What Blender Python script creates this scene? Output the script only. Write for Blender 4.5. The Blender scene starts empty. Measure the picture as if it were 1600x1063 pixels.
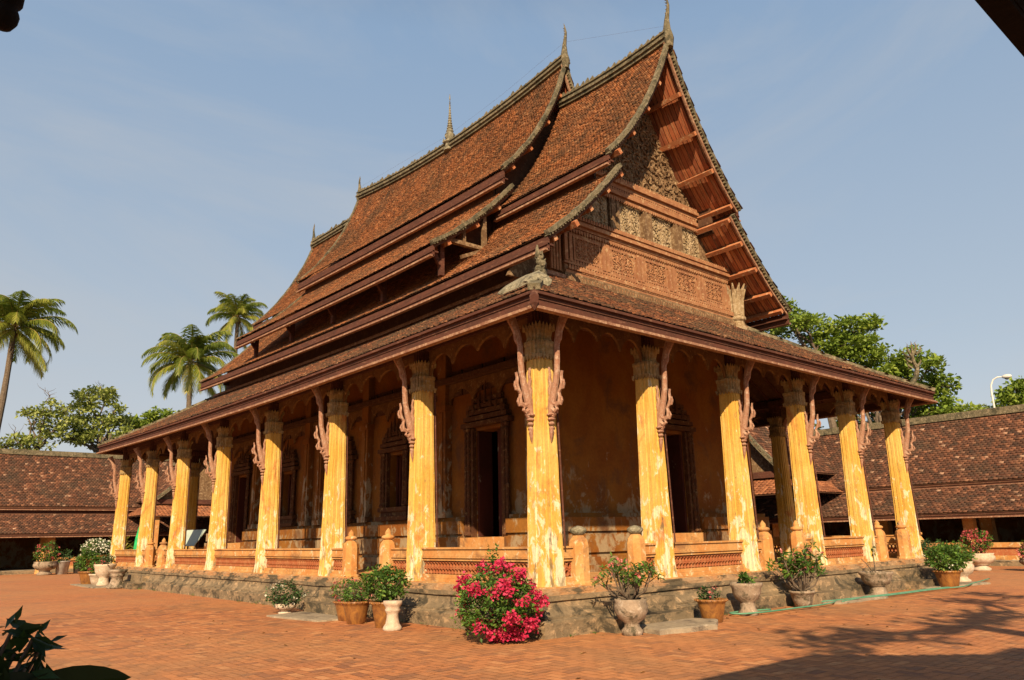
import bpy, math, random
import numpy as np
from mathutils import Vector, Matrix
random.seed(7); RNG = np.random.default_rng(7)
PI = math.pi
S = bpy.context.scene
COL = S.collection
G = -0.722                     # height of the courtyard paving; the temple floor is z = 0
XC = 7.32                      # centre line of the temple
WLOC = {}                      # world location of every object built

# ------------------------------------------------------------------ mesh builder
class MB:
    def __init__(s): s.v = []; s.f = []; s.r = []; s.cur = 0.5
    def add(s, vs, fs, rnd=None):
        b = len(s.v); s.v.extend([tuple(q) for q in vs])
        for f in fs:
            s.f.append(tuple(b + i for i in f)); s.r.append(s.cur if rnd is None else rnd)
    def box(s, x0, x1, y0, y1, z0, z1):
        s.add([(x0,y0,z0),(x1,y0,z0),(x1,y1,z0),(x0,y1,z0),(x0,y0,z1),(x1,y0,z1),(x1,y1,z1),(x0,y1,z1)],
              [(0,3,2,1),(4,5,6,7),(0,1,5,4),(1,2,6,5),(2,3,7,6),(3,0,4,7)])
    def bar(s, a, b, w, h, up=(0,0,1)):
        a = Vector(a); b = Vector(b); t = (b-a).normalized(); u = Vector(up)
        sd = t.cross(u)
        if sd.length < 1e-4: sd = t.cross(Vector((1,0,0)))
        sd.normalize(); n = sd.cross(t).normalized()
        vs = []
        for p in (a, b):
            for i, j in ((-1,-1),(1,-1),(1,1),(-1,1)): vs.append(p + sd*w/2*i + n*h/2*j)
        s.add(vs, [(3,2,1,0),(4,5,6,7),(0,1,5,4),(1,2,6,5),(2,3,7,6),(3,0,4,7)])
    def loft(s, rings, cap=True, closed=True):
        n = len(rings[0]); vs = [q for r in rings for q in r]; fs = []
        for k in range(len(rings)-1):
            for i in range(n if closed else n-1):
                j = (i+1) % n
                fs.append((k*n+i, k*n+j, (k+1)*n+j, (k+1)*n+i))
        if cap:
            fs.append(tuple(range(n-1,-1,-1))); fs.append(tuple((len(rings)-1)*n+i for i in range(n)))
        s.add(vs, fs)
    def lathe(s, prof, c=(0,0,0), n=20, wob=0.0, sq=None):
        rings = []
        for k,(r,z) in enumerate(prof):
            ring = []
            for i in range(n):
                a = 2*PI*i/n + (PI/n if sq else 0)
                rr = r*(1+wob*math.sin(a*3+k))
                ring.append((c[0]+rr*math.cos(a), c[1]+rr*math.sin(a), c[2]+z))
            rings.append(ring)
        s.loft(rings)
    def tube(s, pts, rad, n=8, flat=1.0):
        pts = [Vector(p) for p in pts]; m = len(pts)
        if not hasattr(rad,'__len__'): rad = [rad]*m
        prev = None; rings = []
        for k in range(m):
            t = (pts[min(k+1,m-1)]-pts[max(k-1,0)]).normalized()
            if prev is None:
                u = t.orthogonal().normalized()
            else:
                u = (prev - t*prev.dot(t))
                u = u.normalized() if u.length>1e-6 else t.orthogonal().normalized()
            prev = u; w = t.cross(u)
            rings.append([pts[k]+(u*math.cos(2*PI*i/n)+w*math.sin(2*PI*i/n)*flat)*rad[k] for i in range(n)])
        s.loft(rings)
    def sweep(s, pts, side, w, h, lift=0.0):
        """rectangular section swept along pts; side = unit vector across; h upwards from lift"""
        side = Vector(side).normalized(); rings = []
        pts = [Vector(p) for p in pts]; m = len(pts)
        for k in range(m):
            t = (pts[min(k+1,m-1)]-pts[max(k-1,0)]).normalized()
            n = side.cross(t).normalized()
            if n.z < 0: n = -n
            p = pts[k] + n*lift
            rings.append([p-side*w/2, p+side*w/2, p+side*w/2+n*h, p-side*w/2+n*h])
        s.loft(rings)
    def ribbon(s, pts, wid, nrm, th):
        """flat carved piece: centre line pts, widths wid, thickness th along nrm"""
        nrm = Vector(nrm).normalized(); rings = []
        pts = [Vector(p) for p in pts]; m = len(pts)
        for k in range(m):
            t = (pts[min(k+1,m-1)]-pts[max(k-1,0)]).normalized()
            a = nrm.cross(t).normalized(); w = wid[k]/2; e = th/2
            rings.append([pts[k]-a*w-nrm*e*.55, pts[k]-a*w+nrm*e*.55, pts[k]+nrm*e, pts[k]+a*w+nrm*e*.55, pts[k]+a*w-nrm*e*.55, pts[k]-nrm*e])
        s.loft(rings)
    def prism(s, poly, o, ux, uy, th):
        """2-D outline poly placed at o with axes ux, uy, extruded by th along ux x uy"""
        o = Vector(o); ux = Vector(ux); uy = Vector(uy); n = ux.cross(uy).normalized()
        a = [o+ux*p[0]+uy*p[1] for p in poly]; b = [q+n*th for q in a]; m = len(poly)
        s.add(a+b, [tuple(range(m-1,-1,-1)), tuple(range(m,2*m))] + [(i,(i+1)%m,m+(i+1)%m,m+i) for i in range(m)])
    def grid(s, P, flip=False):
        """P: array (nu,nv,3)"""
        nu, nv = P.shape[:2]; fs = []
        for i in range(nu-1):
            for j in range(nv-1):
                q = (i*nv+j,(i+1)*nv+j,(i+1)*nv+j+1,i*nv+j+1)
                fs.append(q[::-1] if flip else q)
        s.add(P.reshape(-1,3).tolist(), fs)
    def build(s, name, mat, parent=None, smooth=False, loc=None):
        """vertices are in world space unless loc is given (then local to loc)"""
        me = bpy.data.meshes.new(name); me.from_pydata(s.v, [], s.f)
        if len(set(s.r)) > 1:
            at = me.attributes.new('rnd','FLOAT','FACE'); at.data.foreach_set('value', s.r)
        me.materials.append(mat)
        if smooth: me.polygons.foreach_set('use_smooth', [True]*len(me.polygons))
        me.update()
        o = bpy.data.objects.new(name, me); COL.objects.link(o)
        return place(o, parent, loc)

def place(o, parent, loc):
    pl = WLOC.get(parent.name, Vector((0,0,0))) if parent else Vector((0,0,0))
    if parent: o.parent = parent
    if loc is None: o.location = -pl; WLOC[o.name] = Vector((0,0,0))
    else: o.location = Vector(loc)-pl; WLOC[o.name] = Vector(loc)
    return o

def tag(o, label=None, cat=None, group=None, kind=None):
    if label: o['label'] = label
    if cat: o['category'] = cat
    if group: o['group'] = group
    if kind: o['kind'] = kind
    return o
def empty(name, loc, label, cat, group=None):
    o = bpy.data.objects.new(name, None); COL.objects.link(o); o.location = loc; o.empty_display_size = .3
    WLOC[o.name] = Vector(loc)
    return tag(o, label, cat, group)
def copy_tree(o, parent=None, loc=None, rz=None, label=None):
    c = o.copy(); COL.objects.link(c)
    if parent: c.parent = parent
    if loc is not None: c.location = loc
    if rz is not None: c.rotation_euler = (0,0,rz)
    if label: c['label'] = label
    for ch in list(o.children): copy_tree(ch, c)
    return c

# ------------------------------------------------------------------ materials
def newmat(name):
    m = bpy.data.materials.new(name); m.use_nodes = True; nt = m.node_tree; nt.nodes.clear()
    out = nt.nodes.new('ShaderNodeOutputMaterial'); b = nt.nodes.new('ShaderNodeBsdfPrincipled')
    nt.links.new(b.outputs[0], out.inputs[0]); return m, nt, b
class NT:
    def __init__(s, nt): s.nt = nt
    def n(s, t, **k):
        x = s.nt.nodes.new(t)
        for a,v in k.items(): setattr(x,a,v)
        return x
    def l(s, a, b): s.nt.links.new(a, b)
    def pos(s, scale=(1,1,1), rot=(0,0,0), obj=False, loc=(0,0,0)):
        if obj: g = s.n('ShaderNodeTexCoord').outputs['Object']
        else: g = s.n('ShaderNodeNewGeometry').outputs['Position']
        mp = s.n('ShaderNodeMapping'); mp.inputs['Scale'].default_value = scale; mp.inputs['Rotation'].default_value = rot
        mp.inputs['Location'].default_value = loc
        s.l(g, mp.inputs[0]); return mp.outputs[0]
    def noise(s, vec, scale, detail=6, rough=.6, dist=0.0):
        x = s.n('ShaderNodeTexNoise'); x.inputs['Scale'].default_value = scale; x.inputs['Detail'].default_value = detail
        x.inputs['Roughness'].default_value = rough; x.inputs['Distortion'].default_value = dist
        s.l(vec, x.inputs['Vector']); return x.outputs[0]
    def ramp(s, f, stops):
        r = s.n('ShaderNodeValToRGB'); e = r.color_ramp.elements
        while len(e) < len(stops): e.new(.5)
        for q,(p,c) in zip(e, stops):
            q.position = p; q.color = (c[0],c[1],c[2],1) if hasattr(c,'__len__') else (c,c,c,1)
        s.l(f, r.inputs[0]); return r.outputs[0]
    def mix(s, fac, a, b, mode='MIX'):
        x = s.n('ShaderNodeMix', data_type='RGBA', blend_type=mode)
        for sock, v in ((x.inputs['Factor'],fac),(x.inputs[6],a),(x.inputs[7],b)):
            if hasattr(v,'is_linked'): s.l(v, sock)
            elif hasattr(v,'__len__'): sock.default_value = (v[0],v[1],v[2],1)
            else: sock.default_value = v
        return x.outputs[2]
    def math(s, op, a, b=0.0, clamp=False):
        x = s.n('ShaderNodeMath', operation=op); x.use_clamp = clamp
        for i,v in enumerate((a,b)):
            if hasattr(v,'is_linked'): s.l(v, x.inputs[i])
            else: x.inputs[i].default_value = v
        return x.outputs[0]
    def bump(s, h, b, strength=.5, dist=.02):
        x = s.n('ShaderNodeBump'); x.inputs['Strength'].default_value = strength; x.inputs['Distance'].default_value = dist
        s.l(h, x.inputs['Height']); s.l(x.outputs[0], b.inputs['Normal'])
    def attr(s, name): 
        a = s.n('ShaderNodeAttribute'); a.attribute_name = name; return a.outputs['Fac']
    def zpos(s):
        g = s.n('ShaderNodeNewGeometry').outputs['Position']; x = s.n('ShaderNodeSeparateXYZ'); s.l(g, x.inputs[0]); return x.outputs[2]

def weathered(name, base, c2, c3, scale=1.5, stretch=(1,1,1), a2=(.45,.6), a3=(.55,.62), rough=.9, bump=.4, bd=.02, zfade=None, obj=False, fine=14, stain=None, grime=None):
    m, nt, b = newmat(name); k = NT(nt)
    v = k.pos(stretch, obj=obj)
    n1 = k.noise(v, scale, 5, .6, .3); n2 = k.noise(v, scale*2.7, 8, .68, .6); n3 = k.noise(k.pos(obj=obj), fine, 8, .65)
    f1 = k.ramp(n1, [(a2[0],0),(a2[1],1)]); f2 = k.ramp(n2, [(a3[0],0),(a3[1],1)])
    if zfade:      # (z_low, z_high, strength): flaking reaches further near the foot
        mr = k.n('ShaderNodeMapRange'); k.l(k.zpos(), mr.inputs[0]); mr.inputs[1].default_value = zfade[0]; mr.inputs[2].default_value = zfade[1]
        mr.inputs[3].default_value = zfade[2]; mr.inputs[4].default_value = zfade[3] if len(zfade)>3 else 0
        f2 = k.ramp(k.math('ADD', n2, mr.outputs[0]), [(a3[0],0),(a3[1],1)])
    c = k.mix(f1, base, c2); c = k.mix(f2, c, c3)
    if stain:      # (colour, threshold lo, hi, stretch)
        n4 = k.noise(k.pos(stain[3], obj=obj, loc=(7.7,3.1,1.9)), 1.0, 8, .7, .4)
        c = k.mix(k.ramp(n4, [(stain[1],0),(stain[2],1)]), c, stain[0])
    if grime:
        n5 = k.noise(k.pos(grime[3], obj=obj, loc=(1.7,9.1,4.9)), 1.0, 9, .75, .3)
        if len(grime)>4:
            m5 = k.n('ShaderNodeMapRange'); k.l(k.zpos(), m5.inputs[0]); m5.inputs[1].default_value = 0; m5.inputs[2].default_value = grime[5]; m5.inputs[3].default_value = grime[4]; m5.inputs[4].default_value = 0; n5 = k.math('ADD', n5, m5.outputs[0])
        c = k.mix(k.ramp(n5, [(grime[1],0),(grime[2],.8)]), c, grime[0])
    c = k.mix(.55, c, k.ramp(n3, [(.3,.55),(.7,1.0)]), 'MULTIPLY')
    k.l(c, b.inputs['Base Color']); b.inputs['Roughness'].default_value = rough
    b.inputs['Specular IOR Level'].default_value = .25
    k.bump(k.math('ADD', k.math('MULTIPLY', n3, .6), n2), b, bump, bd)
    return m

def tile_mat(name, cols, moss, mossamt=(.55,.7), bumpy=False):
    m, nt, b = newmat(name); k = NT(nt)
    r = k.attr('rnd')
    c = k.ramp(r, cols)
    n = k.noise(k.pos((1,1,.6)), .55, 8, .72, .5); n2 = k.noise(k.pos(), 9, 6, .7)
    c = k.mix(k.ramp(n, [(mossamt[0]-.06,0),(mossamt[1]-.04,.8)]), c, moss)
    n6 = k.noise(k.pos((1.6,1.6,.25),loc=(3,8,1)), 1.0, 7, .7, .4); c = k.mix(k.ramp(n6,[(.42,0),(.68,.55)]), c, (moss[0]*.55,moss[1]*.5,moss[2]*.5))
    c = k.mix(k.ramp(n2, [(.52,0),(.66,.8)]), c, (moss[0]*.8,moss[1]*.8,moss[2]*.8))
    k.l(c, b.inputs['Base Color']); b.inputs['Roughness'].default_value = .85; b.inputs['Specular IOR Level'].default_value = .25
    if bumpy:
        w = k.n('ShaderNodeTexBrick'); k.l(k.pos((1,1,1)), w.inputs[0]); w.inputs['Scale'].default_value = 3
        k.bump(n2, b, .9, .05)
    else: k.bump(n2, b, .4, .01)
    return m
TC = [(0,(.10,.042,.021)),(.14,(.20,.070,.026)),(.5,(.30,.105,.037)),(.85,(.37,.14,.05)),(.97,(.43,.19,.08)),(1,(.50,.27,.13))]
TD = [(0,(.055,.028,.017)),(.3,(.11,.041,.02)),(.7,(.19,.064,.027)),(.93,(.29,.105,.042)),(1,(.42,.23,.12))]
def soffit_mat():
    m, nt, b = newmat('red_soffit_boards'); k = NT(nt)
    c = k.ramp(k.attr('rnd'), [(0,(.22,.062,.026)),(.5,(.42,.115,.040)),(1,(.56,.20,.075))])
    n = k.noise(k.pos((.5,9,.5)), 2.2, 7, .7, .2); n2 = k.noise(k.pos((1,14,1)), 3, 6, .7)
    c = k.mix(k.ramp(n,[(.52,0),(.66,.8)]), c, (.50,.30,.15)); c = k.mix(k.ramp(n2,[(.5,0),(.64,.8)]), c, (.09,.03,.018))
    k.l(c, b.inputs['Base Color']); b.inputs['Roughness'].default_value = .85; k.bump(n2, b, .4, .01); return m
M = {}
M['tile'] = tile_mat('orange_clay_tiles', TC, (.085,.06,.035), (.52,.72))
M['tile_old'] = tile_mat('brown_clay_tiles', TD, (.07,.052,.03), (.5,.66))
M['tile_gallery'] = tile_mat('gallery_clay_tiles', [(0,(.06,.03,.02)),(.4,(.11,.046,.027)),(.8,(.17,.068,.036)),(.96,(.27,.12,.065)),(1,(.42,.26,.17))], (.06,.045,.03), (.55,.72))
M['tile_sunlit'] = tile_mat('sunlit_clay_tiles', [(0,(.2,.07,.03)),(1,(.40,.16,.07))], (.2,.1,.06), (.6,.75))  # gallery tiles with a sunlit orange put into their colour
M['yellow'] = weathered('flaking_yellow_limewash', (.70,.405,.080), (.75,.49,.14), (.80,.68,.44), .85, (2.0,2.0,1.1), (.42,.60), (.575,.605), zfade=(0,2.7,.125,-.055), bump=.5, bd=.02, fine=22, stain=((.60,.24,.07),.56,.66,(1.6,1.6,.9)), grime=((.20,.15,.09),.60,.68,(5,5,1.8),.11,1.5))
M['capital'] = weathered('capital_plaster', (.42,.27,.10), (.34,.24,.12), (.50,.38,.20), 4, a3=(.5,.6), bump=.5, stain=((.22,.15,.08),.5,.62,(2,2,2)))
M['orange'] = weathered('orange_plaster', (.56,.25,.075), (.60,.33,.12), (.70,.54,.32), 2.2, (1,1,.8), (.4,.6), (.58,.64), zfade=(-.3,.6,.05), bump=.5, stain=((.34,.17,.07),.54,.64,(1.6,1.6,2.0)), grime=((.16,.12,.08),.60,.70,(5,5,3)))
M['wall'] = weathered('ochre_wall_plaster', (.24,.080,.013), (.30,.125,.020), (.36,.26,.15), .9, (1,1,.7), (.4,.6), (.58,.65), zfade=(.2,4.0,.13,-.10), bump=.5, stain=((.15,.07,.03),.52,.66,(1.1,1.1,.7)))
M['pilaster'] = weathered('pale_patched_pilaster', (.30,.13,.03), (.25,.09,.018), (.44,.36,.24), 1.1, (1.5,1.5,.7), (.4,.6), (.54,.60), zfade=(.8,4.6,.12,-.10), bump=.5, stain=((.13,.06,.03),.54,.64,(1.5,1.5,.8)))
M['terracotta'] = weathered('pierced_terracotta', (.42,.13,.05), (.48,.19,.08), (.55,.30,.15), 5, a3=(.58,.68), bump=.6)
M['plinth'] = weathered('weathered_plinth_plaster', (.285,.205,.12), (.20,.15,.09), (.44,.30,.17), 1.6, (1,1,1.8), (.42,.58), (.54,.62), bump=.7, bd=.03, fine=12, stain=((.075,.062,.04),.50,.60,(1.7,1.7,3.2)))
M['plinth_top'] = weathered('plinth_upper_plaster', (.52,.27,.12), (.42,.27,.15), (.58,.38,.2), 1.8, (1,1,2), (.42,.58), (.56,.64), bump=.9, bd=.04, fine=9, stain=((.13,.10,.06),.50,.58,(1.7,1.7,3.2)))
M['redwood'] = weathered('dull_red_painted_timber', (.12,.044,.027), (.085,.034,.022), (.21,.105,.065), 2, (1,1,4), (.4,.6), (.56,.66), bump=.3)
M['redwood_lit'] = weathered('soffit_timber', (.36,.10,.038), (.28,.075,.03), (.46,.20,.09), 3, (1,5,1), (.4,.6), (.55,.66), bump=.4)
M['soffit'] = soffit_mat()
M['purlin'] = weathered('orange_purlin_timber', (.48,.18,.075), (.40,.135,.055), (.62,.40,.23), 2.5, (1,1,1), (.4,.6), (.54,.64), bump=.4)
M['lip'] = weathered('pale_pink_timber_edge', (.32,.165,.10), (.24,.11,.065), (.46,.29,.18), 4, a3=(.5,.6), bump=.3)
M['frame'] = weathered('dark_gilded_frame', (.12,.05,.02), (.09,.035,.016), (.26,.16,.07), 3, a3=(.55,.66), bump=.5, fine=30)
M['valance'] = weathered('brown_carved_valance', (.22,.11,.04), (.16,.08,.03), (.34,.22,.10), 4, a3=(.55,.66), bump=.5)
M['darkwood'] = weathered('dark_roof_timber', (.10,.045,.025), (.13,.06,.03), (.17,.09,.05), 3, bump=.3)
M['carved'] = weathered('gilded_brown_carving', (.19,.112,.056), (.14,.08,.04), (.36,.25,.14), 3, a3=(.5,.62), bump=.4, fine=30)
M['carved_pale'] = weathered('pale_gilded_panel', (.33,.235,.125), (.24,.155,.08), (.48,.37,.23), 4, a3=(.45,.6), bump=.4, fine=30)
M['carved_red'] = weathered('red_carved_frame', (.38,.18,.085), (.31,.135,.065), (.54,.34,.18), 3, a3=(.54,.64), bump=.4, fine=30)
M['bracket'] = weathered('faded_pink_naga_timber', (.41,.225,.145), (.33,.155,.095), (.52,.36,.26), 5, a3=(.52,.64), bump=.4, obj=True, fine=24)
M['mortar'] = weathered('mossy_mortar', (.175,.145,.085), (.115,.10,.06), (.29,.235,.15), 4, a3=(.5,.6), bump=.8, bd=.03, fine=16, stain=((.07,.065,.04),.5,.62,(3,3,3)))
M['stucco'] = weathered('bleached_stucco', (.27,.235,.155), (.19,.17,.11), (.36,.32,.22), 6, a3=(.5,.6), bump=.8, bd=.03, fine=16, stain=((.08,.07,.05),.54,.62,(5,5,3)))
M['dark'] = weathered('painted_shade_black', (.012,.008,.006), (.014,.009,.007), (.018,.012,.009), 2)  # near black: deep shade put into the colour of the near eave
M['door'] = weathered('dark_red_door_leaf', (.10,.025,.015), (.07,.02,.012), (.35,.28,.2), 1.2, (1,1,.7), (.4,.6), (.66,.70), bump=.3)
M['bark'] = weathered('bark', (.16,.12,.085), (.11,.08,.055), (.24,.19,.14), 6, bump=.6)
M['slab'] = weathered('concrete_slab', (.36,.29,.2), (.30,.24,.17), (.44,.36,.26), 2, bump=.7, fine=12, stain=((.15,.12,.09),.54,.62,(2,2,2)))
def simple(name, c, rough=.5, c2=None, scale=6, obj=True):
    m, nt, b = newmat(name); k = NT(nt)
    n = k.noise(k.pos(obj=obj), scale, 6, .6)
    k.l(k.mix(k.ramp(n,[(.38,0),(.62,1)]), c, c2 or tuple(q*.7 for q in c)), b.inputs['Base Color']); b.inputs['Roughness'].default_value = rough
    k.bump(n, b, .25, .01); return m
def streaky(name, c, c2, rough):
    m, nt, b = newmat(name); k = NT(nt)
    n = k.noise(k.pos((2,2,1.1), obj=True), 3, 8, .7, 1.6)
    k.l(k.mix(k.ramp(n,[(.35,0),(.65,1)]), c, c2), b.inputs['Base Color']); b.inputs['Roughness'].default_value = rough; return m
M['glazed'] = streaky('brown_glazed_pottery', (.34,.15,.035), (.13,.05,.02), .38)
M['red_glaze'] = streaky('dark_red_pottery', (.12,.028,.015), (.06,.015,.01), .5)
M['stone_pot'] = weathered('stone_pot', (.36,.27,.19), (.26,.2,.14), (.48,.39,.3), 5, obj=True, bump=.7, stain=((.09,.075,.045),.52,.62,(4,4,4)))
M['pale_pot'] = weathered('pale_turned_stone', (.62,.49,.36), (.52,.38,.27), (.70,.60,.48), 6, obj=True, bump=.4)
M['bucket'] = simple('white_plastic_bucket', (.5,.48,.44), .5)
M['dark_bucket'] = simple('dark_bucket', (.09,.08,.075), .5)
M['soil'] = simple('potting_soil', (.05,.032,.02), .95)
M['hose'] = simple('green_hose', (.06,.22,.13), .5, (.12,.28,.18), 3)
M['green_cloth'] = simple('bright_green_cloth', (.02,.45,.13), .7)
M['board'] = simple('pale_board', (.42,.50,.44), .5, (.36,.44,.38))
M['lamp'] = simple('white_lamp_steel', (.72,.70,.64), .4, (.66,.63,.57))
M['glass'] = simple('lamp_lens', (.10,.10,.10), .2)

def leafmat(name, cols, trans=.25, rough=.5):
    m, nt, b = newmat(name); k = NT(nt)
    c = k.ramp(k.attr('rnd'), cols); k.l(c, b.inputs['Base Color']); b.inputs['Roughness'].default_value = rough
    b.inputs['Specular IOR Level'].default_value = .3
    t = k.n('ShaderNodeBsdfTranslucent'); k.l(k.mix(.5, c, (.25,.35,.03)), t.inputs[0])
    ms = k.n('ShaderNodeMixShader'); ms.inputs[0].default_value = trans
    k.l(b.outputs[0], ms.inputs[1]); k.l(t.outputs[0], ms.inputs[2])
    out = [x for x in nt.nodes if x.type=='OUTPUT_MATERIAL'][0]; k.l(ms.outputs[0], out.inputs[0]); return m
M['leaf'] = leafmat('shrub_leaves', [(0,(.02,.05,.012)),(.5,(.065,.145,.022)),(.85,(.15,.26,.04)),(1,(.30,.38,.09))])
M['leaf_dark'] = leafmat('dark_glossy_leaves', [(0,(.012,.028,.01)),(.6,(.03,.07,.018)),(1,(.08,.15,.04))], .08)
M['leaf_tree'] = leafmat('tree_leaves_green', [(0,(.07,.13,.02)),(.5,(.21,.30,.04)),(1,(.38,.46,.08))], .35)
M['leaf_pale'] = leafmat('tree_leaves_pale_green', [(0,(.18,.23,.05)),(.5,(.32,.37,.09)),(1,(.50,.52,.18))], .35)
M['palm'] = leafmat('palm_leaflets', [(0,(.06,.10,.02)),(.45,(.16,.20,.03)),(.8,(.34,.34,.055)),(1,(.5,.43,.12))], .4)
M['bract'] = leafmat('magenta_bracts', [(0,(.42,.012,.055)),(.6,(.62,.025,.10)),(1,(.78,.10,.20))], .25)
M['pink'] = leafmat('pink_petals', [(0,(.60,.10,.10)),(1,(.80,.30,.28))], .25)
M['white_petal'] = leafmat('cream_petals', [(0,(.6,.58,.45)),(1,(.8,.78,.66))], .25)
M['red_petal'] = leafmat('dusky_red_petals', [(0,(.30,.04,.05)),(1,(.5,.10,.10))], .25)

def paving():
    m, nt, b = newmat('herringbone_brick_paving'); k = NT(nt)
    v = k.pos((1,1,1), (0,0,0))
    wv = k.n('ShaderNodeTexNoise'); wv.inputs['Scale'].default_value = 6; k.l(v, wv.inputs[0])
    add = k.n('ShaderNodeVectorMath', operation='MULTIPLY_ADD'); k.l(wv.outputs['Color'], add.inputs[0]); add.inputs[1].default_value = (.02,.02,0); k.l(v, add.inputs[2])
    br = k.n('ShaderNodeTexBrick'); k.l(add.outputs[0], br.inputs[0])
    br.inputs['Scale'].default_value = 1; br.inputs['Brick Width'].default_value = .276; br.inputs['Row Height'].default_value = .138
    br.inputs['Mortar Size'].default_value = .006; br.inputs['Mortar Smooth'].default_value = .3; br.inputs['Bias'].default_value = -.1
    br.inputs['Color1'].default_value = (.54,.21,.078,1); br.inputs['Color2'].default_value = (.43,.165,.065,1); br.inputs['Mortar'].default_value = (.22,.11,.06,1)
    n = k.noise(k.pos(), .7, 8, .65, .5); n2 = k.noise(k.pos(), 8, 8, .7); n3 = k.noise(k.pos(), .18, 5, .6)
    c = k.mix(k.ramp(n, [(.50,0),(.68,.5)]), br.outputs[0], (.24,.15,.09))
    c = k.mix(k.ramp(n3, [(.42,0),(.62,.4)]), c, (.50,.25,.10))
    c = k.mix(.6, c, k.ramp(n2, [(.3,.6),(.65,1.05)]), 'MULTIPLY')
    k.l(c, b.inputs['Base Color']); b.inputs['Roughness'].default_value = .85; b.inputs['Specular IOR Level'].default_value = .3
    k.bump(k.math('ADD', k.math('MULTIPLY', br.outputs['Fac'], -1.0), k.math('MULTIPLY', n2, .8)), b, .7, .012)
    return m
M['paving'] = paving()
def brickmat():
    m, nt, b = newmat('paving_bricks'); k = NT(nt)
    c = k.ramp(k.attr('rnd'), [(0,(.27,.11,.055)),(.15,(.40,.155,.062)),(.5,(.48,.18,.066)),(.85,(.54,.205,.074)),(1,(.60,.27,.11))])
    n = k.noise(k.pos(), .7, 8, .65, .5); n2 = k.noise(k.pos(), 12, 8, .7); n3 = k.noise(k.pos(), .18, 5, .6)
    c = k.mix(k.ramp(n, [(.48,0),(.66,.6)]), c, (.25,.13,.065))
    c = k.mix(k.ramp(n3, [(.42,0),(.62,.4)]), c, (.50,.25,.10))
    n4 = k.noise(k.pos((1,1,1),loc=(5,5,0)), 2.3, 9, .75, .8); c = k.mix(k.ramp(n4, [(.55,0),(.66,.6)]), c, (.17,.10,.06))
    c = k.mix(.6, c, k.ramp(n2, [(.3,.65),(.65,1.05)]), 'MULTIPLY')
    k.l(c, b.inputs['Base Color']); b.inputs['Roughness'].default_value = .85; b.inputs['Specular IOR Level'].default_value = .3
    k.bump(n2, b, .5, .008); return m
M['brick'] = brickmat()
M['earth'] = weathered('dry_earth', (.22,.14,.08), (.16,.13,.06), (.3,.2,.12), .3, bump=.4)

# look settings
SUN_AZ = 45; SUN_EL = 32; SUN = 5.0; SUNC = (1.0,.77,.50); SKY = .10; AIR = 1.0; DUST = 1.0; OZONE = 1.5; CLOUD = (3.6,3.6,3.6); EXPO = .64
HAZE = .85; HZ = [(.40,.395,.39),(.295,.34,.385),(.185,.265,.375),(.05,.08,.14)]
# ------------------------------------------------------------------ ground
def ground():
    b = MB(); b.add([(-16,-16,G),(27,-16,G),(27,46,G),(-16,46,G)], [(0,1,2,3)])
    tag(b.build('courtyard_paving', M['paving']), kind='structure')
    b = MB(); b.add([(-900,-900,G-.03),(1200,-900,G-.03),(1200,1400,G-.03),(-900,1400,G-.03)], [(0,1,2,3)])
    tag(b.build('ground', M['earth']), kind='structure')
ground()
def bricks():
    W = .138; g = .008; V = []; n = 0; F = []; Rn = []
    xs = range(int(-12/W), int(12/W)); 
    for i in xs:
        x = i*W
        for j in range(int(-8.5/W), int(12/W)):
            y = j*W
            if x > -.7 and y > -.7: continue
            if (x+9.2)*(.63)+(y+9.95)*.73 < 7.2 or x+y > 12: continue
            k = (i-j) % 4
            if k == 0: x1,y1 = x+2*W,y+W
            elif k == 3: x1,y1 = x+W,y+2*W
            else: continue
            V.append((x+g/2,y+g/2,x1-g/2,y1-g/2))
    V = np.array(V); n = len(V); z = np.full(n,G+.004); t = RNG.normal(0,.0005,(n,4)); e = 0
    a = np.stack([np.stack([V[:,0],V[:,1],z*0+G+.001],-1),np.stack([V[:,2],V[:,1],z*0+G+.001],-1),np.stack([V[:,2],V[:,3],z*0+G+.001],-1),np.stack([V[:,0],V[:,3],z*0+G+.001],-1),
                  np.stack([V[:,0]+e,V[:,1]+e,z+t[:,0]],-1),np.stack([V[:,2]-e,V[:,1]+e,z+t[:,1]],-1),np.stack([V[:,2]-e,V[:,3]-e,z+t[:,2]],-1),np.stack([V[:,0]+e,V[:,3]-e,z+t[:,3]],-1)],1).reshape(-1,3)
    base = (np.arange(n)*8)[:,None]
    q = np.concatenate([base+np.array([f]) for f in ((4,5,6,7),)],0)
    me = bpy.data.meshes.new('brick_paving'); me.vertices.add(len(a)); me.vertices.foreach_set('co', a.ravel())
    me.loops.add(q.size); me.loops.foreach_set('vertex_index', q.ravel().astype(np.int32)); me.polygons.add(len(q))
    me.polygons.foreach_set('loop_start', (np.arange(len(q))*4).astype(np.int32)); me.polygons.foreach_set('loop_total', np.full(len(q),4,np.int32))
    r = RNG.random(n).astype(np.float32); at = me.attributes.new('rnd','FLOAT','FACE'); at.data.foreach_set('value', r)
    me.materials.append(M['brick']); me.update(); me.validate()
    o = bpy.data.objects.new('brick_paving', me); COL.objects.link(o); tag(o, kind='structure')
bricks()

# ------------------------------------------------------------------ temple
T = empty('temple', (XC, 14.1, G), 'old ochre and yellow temple hall with steep tiled roofs in tiers and a colonnaded veranda', 'temple')
CX = [0,3.05,6.04,9.0,11.75,14.64]
CY = [0,3.85,7.81,11.82,15.85,20.0,24.01,28.16]
YB = 28.16
def dz(y): return .42*np.maximum(0,(np.asarray(y,float)-8)/18)**1.3

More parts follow.
